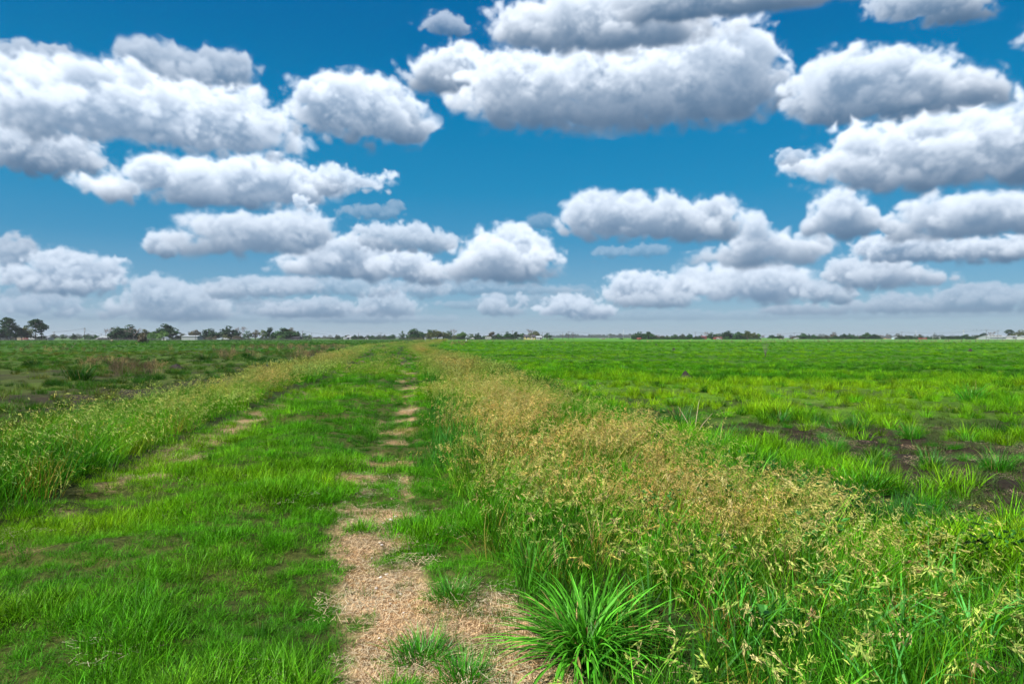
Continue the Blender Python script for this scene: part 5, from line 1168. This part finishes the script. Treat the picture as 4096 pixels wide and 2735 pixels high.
# sprigs creeping over the bare straw
x, y = sample([(1.6, 5, 120), (5, 12, 60), (12, 30, 16)])
Z = zones(x, y); x, y, k = pick(x, y, Z['sand']*(.12 + .88*sstep(.42, .66, Z['n4']*.6 + Z['n1']*.4)))
scatter('creeping_sprigs', K['lawn'], x, y, RNG.uniform(.32, .62, len(x))*(1+.5*sstep(5, 12, y)), hues(cols(Z, Z['n1'][k], np.array((.095, .17, .022)), np.array((.16, .18, .04)), np.array((.04, .11, .012))), Z, k), label='thin green sprigs creeping over the straw of the rut')
# taller leafy tufts standing in the track grass
x, y = sample([(1.8, 6, 15), (6, 14, 9), (14, 40, 3.2)])
Z = zones(x, y); x, y, k = pick(x, y, Z['road']*(1-Z['sand'])*sstep(.50, .75, Z['n5'])*.8)
scatter('track_tufts', K['lush'], x, y, RNG.uniform(.28, .62, len(x)), hues(cols(Z, Z['n1'][k], GREEN*1.15), Z, k), label='taller grass tufts rising from the track grass')
# --- dry litter in the ruts
x, y = sample([(1.6, 4.5, 75), (4.5, 8, 45), (8, 15, 16), (15, 26, 5)])
Z = zones(x, y); x, y, k = pick(x, y, np.clip(Z['sand']*1.1 + .10*Z['road']*sstep(.5, .7, Z['n4']) + .4*Z['soil'], 0, 1))
b0 = np.array((.52, .41, .27)); scatter('dry_litter', K['litter'], x, y, RNG.uniform(.8, 1.4, len(x)), hues(np.broadcast_to(b0, (len(x), 3)), Z, k, .22), label='cut straw and dead stems littering the bare ruts', lean=.03)

# --- seeding oat grass on both banks
def oat_colors(x, y, Z, k):
    s = Z['s'][k]; n = Z['n5'][k]*.55 + Z['n2'][k]*.45
    gold = np.where(s > 0, 1.35*np.exp(-((y-9.5)/4.8)**2)*np.exp(-((s-2.0)/1.2)**2) + .42*sstep(12, 22, y)*bump(s, 1.9, .9) + .20, .40*sstep(6, 12, y)*bump(s, -4.1, 1.0) + .12)
    gold = np.clip(gold + (n-.5)*1.1, 0, 1)
    h = mixc(mixc(np.broadcast_to(PALE, (len(x), 3)), np.array((.36, .44, .13)), (s < -3)*.7), GOLD, sstep(.25, .85, gold)); h = mixc(h, STRAW*1.15, sstep(.55, .75, Z['n1'][k])*.5)
    g = mixc(np.broadcast_to(OATG, (len(x), 3)), GREEN, sstep(.55, .3, n)); g = mixc(g, np.array((.24, .20, .05)), sstep(.35, .85, gold)*.85); g = mixc(g, TEAL, (s < -3.6)*.35)
    return hues(g, Z, k), hues(h, Z, k, .14)
x, y = sample([(1.5, 5, 30), (5, 9, 26), (9, 16, 16), (16, 28, 8)])
Z = zones(x, y); pr = np.clip(Z['bank_r']*(.12+.88*sstep(.38, .56, Z['n5']*.6+Z['n1']*.4)) + Z['bank_l']*(.35+.6*sstep(.35, .6, Z['n5'])), 0, 1)*(1 - .97*np.exp(-(((x-.40)/.52)**2+((y-3.15)/.66)**4)))
pr *= np.where(Z['s'] > 0, .55 + .45*sstep(3.8, 5.6, y), .9)
x, y, k = pick(x, y, pr); g, h = oat_colors(x, y, Z, k)
hs_ = np.where(Z['s'][k] > 0, .62 + .14*sstep(5, 9, y), .86)*(.62 + .72*Z['n1'][k])
thin = (x < x_track(y)-3) & (y < 11); sz_ = hs_*RNG.uniform(.85, 1.15, len(x)); q = ~thin
scatter('oat_grass', K['oat'], x[q], y[q], sz_[q], g[q], h[q], lean=.14, label='seeding oat grass with drooping straw heads on the bank')
scatter('green_oat_grass', K['oatthin'], x[thin], y[thin], sz_[thin], g[thin]*np.array((1.0, 1.05, 1)), h[thin], lean=.16, label='long green oat grass leaning with the wind on the bank')
x, y = sample([(1.5, 5, 46), (5, 10, 34), (10, 18, 16)])
Z = zones(x, y); x, y, k = pick(x, y, np.clip(Z['bank_r']+Z['bank_l'], 0, 1)*.9*(1 - .9*np.exp(-(((x-.42)/.42)**2+((y-3.2)/.5)**4))))
c_ = mixc(cols(Z, Z['n5'][k], GREEN*1.1, np.array((.13, .20, .012))), np.array((.22, .15, .03)), (RNG.uniform(0, 1, len(x)) < .10)*.8)
scatter('bank_leaves', K['stand'], x, y, RNG.uniform(.6, 1.1, len(x))*np.where(Z['s'][k] > 0, .68+.2*sstep(4, 6, y), 1.0), hues(c_, Z, k), label='upright green leaves filling the grassy banks', lean=.16)
x, y = sample([(22, 40, 3.2), (40, 75, 1.5), (75, 130, .6), (130, 420, .16)])
Z = zones(x, y); fr = sstep(17, 24, y)
pr = np.clip(Z['bank_r']*sstep(.30, .5, Z['n5']) + Z['bank_l']*.9 + .75*Z['road']*bump(Z['s'], -1.4, .6)*sstep(.42, .6, Z['n2']) + .35*Z['road']*sstep(60, 120, y), 0, 1)*fr
x, y, k = pick(x, y, pr); g, h = oat_colors(x, y, Z, k)
scatter('far_oat_grass', K['faroat'], x, y, RNG.uniform(.7, 1.0, len(x))*(1+.4*sstep(60, 200, y)), g, h*np.array((.72, .78, .7)), label='banks of straw-topped oat grass running to the horizon', zs=np.where(np.abs(Z['s'][k]+1.4) < .9, .6, .85))
x, y = sample([(16, 40, 5), (40, 90, 2.2), (90, 200, .5)])
Z = zones(x, y); x, y, k = pick(x, y, np.clip(Z['road']*.9*(1-.8*Z['sand'])*(1-.5*bump(Z['s'], 0, .4)) + .6*(Z['bank_l']+Z['bank_r']), 0, 1))
scatter('far_track_grass', K['far'], x, y, RNG.uniform(.35, .7, len(x)), hues(cols(Z, Z['n2'][k]*.6+Z['n1'][k]*.4, GREEN*.95, np.array((.13, .19, .012))), Z, k), label='green grass covering the track farther on')

x, y = sample([(1.6, 3.4, 6), (3.4, 6, 5)]); Z = zones(x, y); x, y, k = pick(x, y, Z['bank_r']*(1 - .97*np.exp(-(((x-.42)/.42)**2+((y-3.2)/.5)**4)))); g, h = oat_colors(x, y, Z, k)
h = mixc(h, np.array((.42, .36, .17)), (RNG.uniform(0, 1, len(x)) < .3)*.8)
scatter('near_oat_grass', K['oatnear'], x, y, RNG.uniform(.65, 1.0, len(x)), g, h*.95, label='large nodding pale seed heads in the near bank', lean=.15)
x, y = sample([(1.6, 4, 20), (4, 9, 11)]); Z = zones(x, y); x, y, k = pick(x, y, np.clip(Z['bank_r']+.8*Z['bank_l'], 0, 1)*(1 - .97*np.exp(-(((x-.42)/.42)**2+((y-3.2)/.5)**4))))
c_ = np.where((RNG.uniform(0, 1, len(x)) < .10)[:, None], np.array((.20, .15, .06)), mixc(np.broadcast_to(np.array((.05, .21, .012)), (len(x), 3)), np.array((.045, .17, .035)), (RNG.uniform(0, 1, len(x)) < .3)*.7))
scatter('broad_leaves', K['broad'], x, y, RNG.uniform(.6, 1.05, len(x)), hues(c_, Z, k), label='broad bending grass leaves, some dried brown, in the banks', lean=.2)

x, y = sample([(5, 9, 30), (9, 18, 20), (18, 34, 7)]); Z = zones(x, y); x, y, k = pick(x, y, bump(Z['s'], .95, .30)*sstep(.40, .58, vnoise(x, y, 2.6, 61)))
scatter('rut_edge_weeds', K['stand'], x, y, RNG.uniform(.7, 1.25, len(x)), hues(np.broadcast_to(np.array((.022, .115, .010)), (len(x), 3)), Z, k), label='dark green weeds standing along the edge of the bare rut', lean=.15)

# --- ditch of rank dark grass between right bank and field
x, y = sample([(5, 10, 26), (10, 20, 14), (20, 45, 6), (45, 110, 2)])
Z = zones(x, y); x, y, k = pick(x, y, bump(Z['s'], 4.1, .5)*sstep(.40, .60, Z['n5'] + .25*sstep(9, 16, y)))
scatter('ditch_grass', K['lush'], x, y, RNG.uniform(.65, 1.15, len(x))*(1+1.0*sstep(12, 40, y)), hues(cols(Z, Z['n1'][k]-.12, np.array((.026, .125, .010)), GREEN*.85, np.array((.012, .065, .012))), Z, k), label='rank dark green grass along the ditch by the bank')

# --- fields
x, y = sample([(2.2, 6, 60), (6, 12, 46), (12, 20, 26), (20, 34, 12)])
Z = zones(x, y); x, y, k = pick(x, y, Z['right']*(1-.97*Z['soil'])*(.12+.88*sstep(.36, .56, Z['n1']*.55+Z['n4']*.25+Z['n5']*.2)))
c_ = mixc(cols(Z, Z['n2'][k]*.5+Z['n1'][k]*.5, np.array((.058, .226, .003))), YEL*np.array((1.15, 1.0, 1)), Z['yellow'][k]*.55)
scatter('pasture_grass', K['lush'], x, y, (.34 + .66*sstep(.35, .7, Z['n1'][k]))*RNG.uniform(.75, 1.25, len(x)), hues(c_, Z, k), label='vivid green pasture grass in loose arching tufts')
x, y = sample([(26, 45, 6), (45, 80, 2.4), (80, 140, .8), (140, 262, .28)])
Z = zones(x, y); dark = sstep(.56, .72, Z['n1']*.5+Z['n3']*.5); x, y, k = pick(x, y, Z['right']*(1-.9*Z['soil'])*sstep(.3, .55, Z['n1']*.7+.3*Z['n2']))
c_ = mixc(mixc(cols(Z, Z['n2'][k]*.6+Z['n3'][k]*.4, np.array((.058, .205, .003))), YEL, Z['yellow'][k]*.7), np.array((.008, .070, .004)), (RNG.uniform(0, 1, len(x)) < .16)*.7)
scatter('far_pasture_grass', K['far'], x, y, RNG.uniform(.5, 1.0, len(x))*(1+.7*sstep(50, 200, y)), hues(c_, Z, k, .12), label='green pasture reaching to the trees on the horizon', zs=.75+0*x)
x, y = sample([(8, 20, 14), (20, 45, 6), (45, 90, 2.2), (90, 200, .6), (200, 400, .14)])
Z = zones(x, y); x, y, k = pick(x, y, Z['left']*(1-.93*Z['soil'])*sstep(.32, .6, Z['n1']*.6+.4*Z['n5']))
bro = sstep(.45, .75, Z['n2'][k]*.7+RNG.uniform(0, .3, len(x)))
c_ = mixc(cols(Z, Z['n2'][k]*.5+Z['n3'][k]*.5, np.array((.030, .120, .005)), np.array((.080, .175, .006)), np.array((.010, .048, .005))), np.array((.13, .095, .035)), bro*.65*sstep(150, 60, y))
scatter('rough_pasture', K['far'], x, y, RNG.uniform(.4, 1.0, len(x))*(1+.7*sstep(50, 250, y)), hues(c_, Z, k), label='rough brownish green pasture beyond the oat bank')
x, y = sample([(4, 9, 5), (9, 18, 4.2), (18, 45, 1.8)]); Z = zones(x, y); x, y, k = pick(x, y, Z['right']*(1-.8*Z['soil'])*sstep(.40, .56, Z['n5']*.5+Z['n1']*.5))
scatter('pasture_lumps', K['lush'], x, y, RNG.uniform(.8, 1.35, len(x)), hues(cols(Z, RNG.uniform(.2, .75, len(x)), np.array((.055, .225, .004))), Z, k, .3), label='taller rounded tufts breaking up the pasture', zs=.75+0*x)
# sparse blades on the dark soil
x, y = sample([(4, 9, 60), (9, 18, 30)]); Z = zones(x, y); x, y, k = pick(x, y, Z['soil']*.55)
scatter('soil_seedlings', K['lawn'], x, y, RNG.uniform(.5, 1.1, len(x)), hues(np.broadcast_to(np.array((.05, .085, .02)), (len(x), 3)), Z, k), label='sparse small seedlings on the burnt dark soil')
# soft weeds in the near corner and along the bank
x, y = sample([(1.8, 5, 14), (5, 12, 5)]); Z = zones(x, y); x, y, k = pick(x, y, np.clip(Z['bank_r']*sstep(1.6, 3.2, Z['s'])*sstep(.45, .6, Z['n5'])+.5*bump(Z['s'], 4.0, .8)*sstep(.5, .6, Z['n2']), 0, 1))
scatter('soft_weeds', K['forb'], x, y, RNG.uniform(.8, 1.5, len(x)), hues(np.broadcast_to(np.array((.045, .15, .03)), (len(x), 3)), Z, k), label='soft feathery weeds among the bank grass')
# dead brown weed stands
xs, ys = [], []
for px_, py_, sx, sy, n in ((690, 797, 80, 3, 150), (530, 812, 25, 5, 26), (300, 845, 40, 8, 26), (700, 818, 24, 4, 22), (1050, 787, 16, 2.5, 40), (1100, 783, 90, 1.2, 120), (1900, 783, 480, 1.0, 420), (120, 800, 120, 6, 40), (235, 830, 20, 6, 10)):
    v_ = np.clip(RNG.normal(py_, sy, n), 779, 900); u_ = RNG.normal(px_, sx, n) if n < 300 else RNG.uniform(1450, 2420, n); d = EYE*1565.5/(v_-774)
    xs.append((u_-1174)/1565.5*d); ys.append(d)
x, y = np.concatenate(xs), np.concatenate(ys); c_ = np.where((RNG.uniform(0, 1, len(x)) < .35)[:, None], np.array((.36, .26, .15)), np.array((.13, .085, .07)))
scatter('dead_weeds', K['stalk'], x, y, RNG.uniform(.45, .85, len(x)), c_*RNG.uniform(.7, 1.2, (len(x), 1)), label='dead brown weed stalks standing in the pasture')

# ---------------------------------------------------------------- single plants that stand out
def clump_mesh(name, n, rad, L, Wd, tilt, curve, seed, mat, seg=6, taper=1.6):
    g = GB(); v, f, b_, _ = ribbons(n, rad, L, Wd, tilt, curve, np.random.default_rng(seed), seg, out=.85, power=.6, taper=taper); g.add(v, f, b_)
    v, f, b_, _ = ribbons(n//2, rad*.8, (L[0]*.5, L[1]*.7), Wd, (tilt[0], tilt[1]*.8), curve, np.random.default_rng(seed+1), seg, out=.5); g.add(v, f, b_*.6)
    me = g.mesh(name, [mat, m_dry]); nb = len(me.polygons)//seg; dry = (np.random.default_rng(seed+9).uniform(0, 1, nb) < .06).repeat(seg).astype(np.int32); me.polygons.foreach_set('material_index', dry); return me
m_wet = leafy('wet_blade', None, (.075, .30, .018), .36, .02); m_tus = leafy('tussock_blade', None, (.020, .145, .005), .3, .03); m_bright = leafy('bright_tussock', None, (.040, .230, .004), .3, .03); m_dk = leafy('dark_tussock', None, (.016, .075, .008), .3, .01)
m_dry = leafy('dry_blade', None, (.30, .22, .09), .2, .01)
CL = [clump_mesh('big_clump', 330, .17, (.34, .66), (.011, .019), (.2, 1.45), (.7, 2.0), 301, m_wet, 8, 3.0),
      clump_mesh('tussock', 260, .15, (.18, .40), (.003, .006), (.1, 1.35), (.5, 1.6), 303, m_tus), clump_mesh('tussock', 260, .15, (.18, .40), (.003, .006), (.1, 1.35), (.5, 1.6), 305, m_bright),
      clump_mesh('tussock', 420, .22, (.16, .42), (.005, .010), (.1, 1.2), (.4, 1.4), 307, m_dk), clump_mesh('wet_tuft', 100, .12, (.22, .5), (.006, .011), (.2, 1.1), (.5, 1.4), 309, m_wet, 7)]
CL.append(clump_mesh('mat_tuft', 340, .17, (.10, .26), (.004, .008), (.2, 1.3), (.3, 1.3), 311, m_bright, 4))
def gp(Px, Py):
    """ground point under the picture point (2348-wide photograph)"""
    d = EYE*1565.5/(Py-774)
    for _ in range(3): d = (EYE - ground_z((Px-1174)/1565.5*d, d))*1565.5/(Py-774)
    x_ = (Px-1174)/1565.5*d; return Vector((x_, d, ground_z(x_, d)))
def clump(i, Px, Py, wpx, label, hs=1.0, group='large grass tufts', name='grass_tuft'):
    p = gp(Px, Py); base_w = {0: .95, 1: .62, 2: .62, 3: .62, 4: .72, 5: .46}[i]; s_ = wpx/1565.5*p.y/base_w
    o = link(name, CL[i], None, p - Vector((0, 0, .01)), (0, 0, RNG.uniform(0, 6.28)), (s_, s_, s_*hs)); tag(o, label, 'grass tuft', group)
clump(0, 1345, 1490, 385, 'largest wet broad-bladed grass clump beside the bare rut', .78)
clump(4, 1215, 1312, 210, 'blue-green wet tuft at the bank edge behind the largest clump', 1.0)
clump(1, 2135, 1070, 110, 'tussock on dark soil, middle of the three in a row nearest the bank', 1.0)
clump(2, 2290, 1075, 130, 'tussock on dark soil close to the picture edge', 1.0)
clump(2, 1915, 1035, 90, 'bright tussock at the near edge of the dark soil', 1.0)
clump(1, 1790, 965, 80, 'tussock at the far end of the dark soil patch', 1.0)
clump(1, 1870, 970, 70, 'smaller tussock next to the far end tussock on dark soil', .9)
clump(1, 1960, 985, 90, 'dense dark-centred tussock in the middle of the dark soil', 1.1)
clump(2, 2090, 1005, 90, 'loose bright tussock on dark soil beyond the near row', 1.)
clump(2, 1650, 1035, 150, 'bright rounded tussock in front of the dead weed stalks', 1.0)
clump(1, 1560, 985, 150, 'dark green hummock of grass behind the dead weed stalks', .95)
clump(2, 1990, 1130, 170, 'bright tussock between the dark soil and the bank weeds', .9)
clump(2, 2230, 920, 120, 'broad bright tussock in the pasture above the dark soil', .9)
clump(2, 1760, 1100, 140, 'bright green tussock at the foot of the oat bank', .8)
clump(3, 183, 872, 74, 'round dark tuft on the rough pasture beyond the oat bank', 1.15)
clump(3, 75, 838, 50, 'low dark tuft nearer the picture edge on the rough pasture', .8)
clump(3, 470, 826, 36, 'dark tuft before the band of dead weeds', .9)
clump(3, 565, 818, 26, 'small dark tuft below the bend of the oat bank', .9)
clump(3, 1160, 872, 90, 'dark leafy mound on the far side of the bank', .9)
clump(3, 1232, 892, 90, 'second dark leafy mound along the ditch', .9)
clump(5, 1035, 1370, 130, 'short green tuft alone on the bare straw', 1.0)
clump(5, 965, 1510, 180, 'dense matted tuft at the near end of the bare rut', .9)
clump(5, 1065, 1560, 160, 'bright tuft at the very bottom of the bare rut', 1.1)
clump(2, 985, 1275, 70, 'upright yellow-green tuft at the end of the grass finger in the rut', 1.2)
clump(2, 960, 1215, 90, 'upright green tuft midway in the grass finger in the rut', 1.1)
clump(2, 1035, 1235, 80, 'upright green tuft on the bank side of the grass finger', 1.2)
xs, ys = sample([(4.5, 9, 2.4), (9, 18, 1.2)]); Z = zones(xs, ys); xs, ys, k = pick(xs, ys, Z['soil']*(Z['right'] > .5))
for x_, y_ in zip(xs[:110], ys[:110]):
    s_ = RNG.uniform(.25, .7); tag(link('grass_tuft', CL[1 + int(RNG.uniform(0, 2))], None, (x_, y_, ground_z(x_, y_)-.01), (RNG.normal(0, .12), RNG.normal(0, .12), RNG.uniform(0, 6.28)), (s_, s_, s_*RNG.uniform(.6, 1))), 'small low grass tussock scattered over the dark bare soil', 'grass tuft', 'small tussocks on the dark soil')
# dark earth mounds
m_earth = plain('dark_earth', (.028, .022, .02), .95, .45, 9, bump_s=.8)
def mound(Px, Py, wpx, hgt, label):
    p = gp(Px, Py); w_ = wpx/1565.5*p.y; n = 18; vs_, fs_ = [], []
    for i in range(7):
        for j in range(n):
            t_ = i/6; a = 2*math.pi*j/n; r_ = w_/2*(1-t_)**.75*(1+.25*(vnoise(np.array([math.cos(a)*2+Px]), np.array([math.sin(a)*2+i*.6]), .8, 33)[0]-.5)*2)
            vs_.append((math.cos(a)*r_, math.sin(a)*r_, -.04 + hgt*t_**.8*(1+.3*math.sin(a*3+i))))
    for i in range(6):
        for j in range(n): fs_.append((i*n+j, i*n+(j+1) % n, (i+1)*n+(j+1) % n, (i+1)*n+j))
    fs_.append(tuple(6*n+j for j in range(n)))
    o = link('earth_mound', new_mesh('earth_mound', vs_, fs_, m_earth, smooth=True), None, p); tag(o, label, 'earth mound', 'dark earth mounds in the pasture')
mound(1572, 872, 36, .34, 'largest dark earth mound in the green pasture'); mound(1545, 803, 11, .3, 'small dark mound in the far pasture past the rusty tank')
mound(405, 845, 36, .22, 'dark earth heap on the rough pasture below the dead weeds'); mound(278, 824, 22, .2, 'dark heap beside the tan dead stalks')
mound(1505, 792, 8, .3, 'tiny dark mound nearer the rusty tank'); mound(2225, 806, 12, .3, 'dark mound far across the pasture before the metal barn')
# dead forked stalk on the right
m_dead = plain('dead_stalk', (.44, .34, .23), .85, .2, 8)
p = gp(1592, 1000); root = thing('dead_stalk', 'pale dead forked weed stalk lying at the edge of the bank', 'dead weed', p)
m = MB()
for a, b_, h in ((.1, .05, .62), (-.25, .1, .50), (.3, -.05, .40), (-.12, -.1, .34)): m.tube([(0, 0, -.03), (a*.45, b_*.4, h*.5), (a, b_, h)], [.008, .006, .002], 5)
m.build('stems', m_dead, root)
m = MB()
for i in range(14): a = RNG.uniform(0, 6.28); L = RNG.uniform(.12, .3); q = RNG.uniform(-.08, .08, 2); m.tube([(q[0], q[1], .03), (q[0]+math.cos(a)*L, q[1]+math.sin(a)*L, .04+RNG.uniform(0, .05))], [.006, .003], 4)
m.build('fallen_stems', m_dead, root)
# broad-leaved weed
m_leaf = leafy('broad_leaf', None, (.045, .19, .02), .3, .08)
p = gp(1745, 1515); root = thing('broad_leaf_weed', 'low weed with three lobed bright leaves in the oat bank', 'weed', p)
for i, (lx, ly, lz, sz, a) in enumerate(((0, 0, .24, .028, .3), (-.04, .02, .21, .022, 2.2), (.03, .03, .20, .02, 4.4))):
    pts = []; 
    for j in range(15):
        t_ = j/14*2*math.pi; r_ = sz*(1+.22*math.cos(3*t_)); pts.append((r_*math.cos(t_), r_*math.sin(t_), .012*math.cos(2*t_)))
    o = link('leaf', new_mesh('leaf', pts, [tuple(range(15))], m_leaf, bv=np.full(15, .8)), root, (lx, ly, lz), (.3, .25, a))
    m = MB(); m.tube([(0, 0, -.02), (lx*.5, ly*.5, lz*.6), (lx, ly, lz)], .002, 4); m.build('stem', m_leaf, root)
# red-brown ripe seed heads
m_ripe = leafy('ripe_head', None, (.34, .20, .10), .2, .03)
def ripe(Px, Py, L, ang, label):
    p = gp(Px, Py+70); d = p.y; z = EYE - (Py-774)/1565.5*d; root = thing('ripe_seed_head', label, 'seed head', p, 0, 'ripe red-brown seed heads'); x_ = 0
    m = MB(); top = Vector((-.03, 0, z-p.z)); m.tube([(-.14, .03, -.02), (-.10, .02, (z-p.z)*.6), top], [.0025, .002, .0015], 4); m.build('stem', M['straw_stem'], root)
    rng = np.random.default_rng(int(Px)); n = 26; t_ = rng.uniform(0, 1, n); ax = np.array((math.cos(ang), 0, math.sin(ang))); pp = np.array(top) + ax*(t_*L)[:, None] + rng.normal(0, .004, (n, 3)); dd = ax + rng.normal(0, .22, (n, 3))
    v, f, b_ = spikelets(pp, dd, .030, .0024, rng); link('head', new_mesh('ripe_head', v, f, m_ripe, bv=b_), root)
M['straw_stem'] = leafy('straw_stem', None, (.20, .20, .07), .2, .04)
ripe(2075, 1288, .10, -.05, 'ripe red-brown seed head, upper one of the leaning pair'); ripe(2110, 1310, .07, .25, 'ripe red-brown seed head, lower one of the leaning pair'); ripe(2140, 1372, .08, .2, 'ripe red-brown seed head apart from the leaning pair'); ripe(1860, 1440, .07, 1.0, 'pale pinkish upright seed head in the near bank')
# white shell pebbles on the rut
m_peb = plain('white_shell', (.66, .60, .56), .6, .12, 30)
def pebble(seed):
    rng = np.random.default_rng(seed); n, k_ = 8, 5; vs_ = [(0, 0, -.4)]
    for i in range(1, k_):
        for j in range(n): a = 2*math.pi*j/n; e = math.pi*i/k_; r_ = math.sin(e)*rng.uniform(.85, 1.15); vs_.append((r_*math.cos(a), r_*math.sin(a)*.7, -math.cos(e)*.4))
    vs_.append((0, 0, .4)); fs_ = [(0, 1+(j+1) % n, 1+j) for j in range(n)]
    for i in range(k_-2):
        for j in range(n): fs_.append((1+i*n+j, 1+i*n+(j+1) % n, 1+(i+1)*n+(j+1) % n, 1+(i+1)*n+j))
    e = len(vs_)-1; fs_ += [(e, e-n+j, e-n+(j+1) % n) for j in range(n)]; return new_mesh('pebble', vs_, fs_, m_peb, smooth=True)
PB = [pebble(i) for i in range(3)]
for i, (Px, Py, w_) in enumerate(((895, 1193, 12), (906, 1185, 8), (905, 1215, 10), (875, 1250, 8), (870, 1245, 7), (886, 1318, 10), (872, 1325, 9), (862, 1350, 10), (918, 1363, 8), (894, 1385, 8), (925, 1406, 8), (868, 1465, 8), (990, 1472, 10), (878, 1200, 6), (915, 1232, 6), (852, 1280, 6))):
    p = gp(Px, Py); s_ = w_/1565.5*p.y*.5; o = link('pebble', PB[i % 3], None, p + Vector((0, 0, s_*.2)), (RNG.uniform(-.2, .2), RNG.uniform(-.2, .2), RNG.uniform(0, 6)), (s_, s_, s_)); tag(o, 'small white shell pebble lying on the bare straw rut', 'pebble', 'white pebbles on the bare rut')

# ---------------------------------------------------------------- haze
hm, t = material('haze_air'); pv = t.n('ShaderNodeVolumePrincipled'); pv.inputs['Color'].default_value = (.80, .88, 1.0, 1); pv.inputs['Density'].default_value = 1.1e-4; pv.inputs['Anisotropy'].default_value = .2
t.l(pv.outputs[0], t.n('ShaderNodeOutputMaterial').inputs['Volume'])
m = MB(); m.box(-6200, -6200, -1.6, 6200, 6200, 24.0); tag(m.build('haze', hm), 'pale blue haze over the plain', None, None, 'stuff')
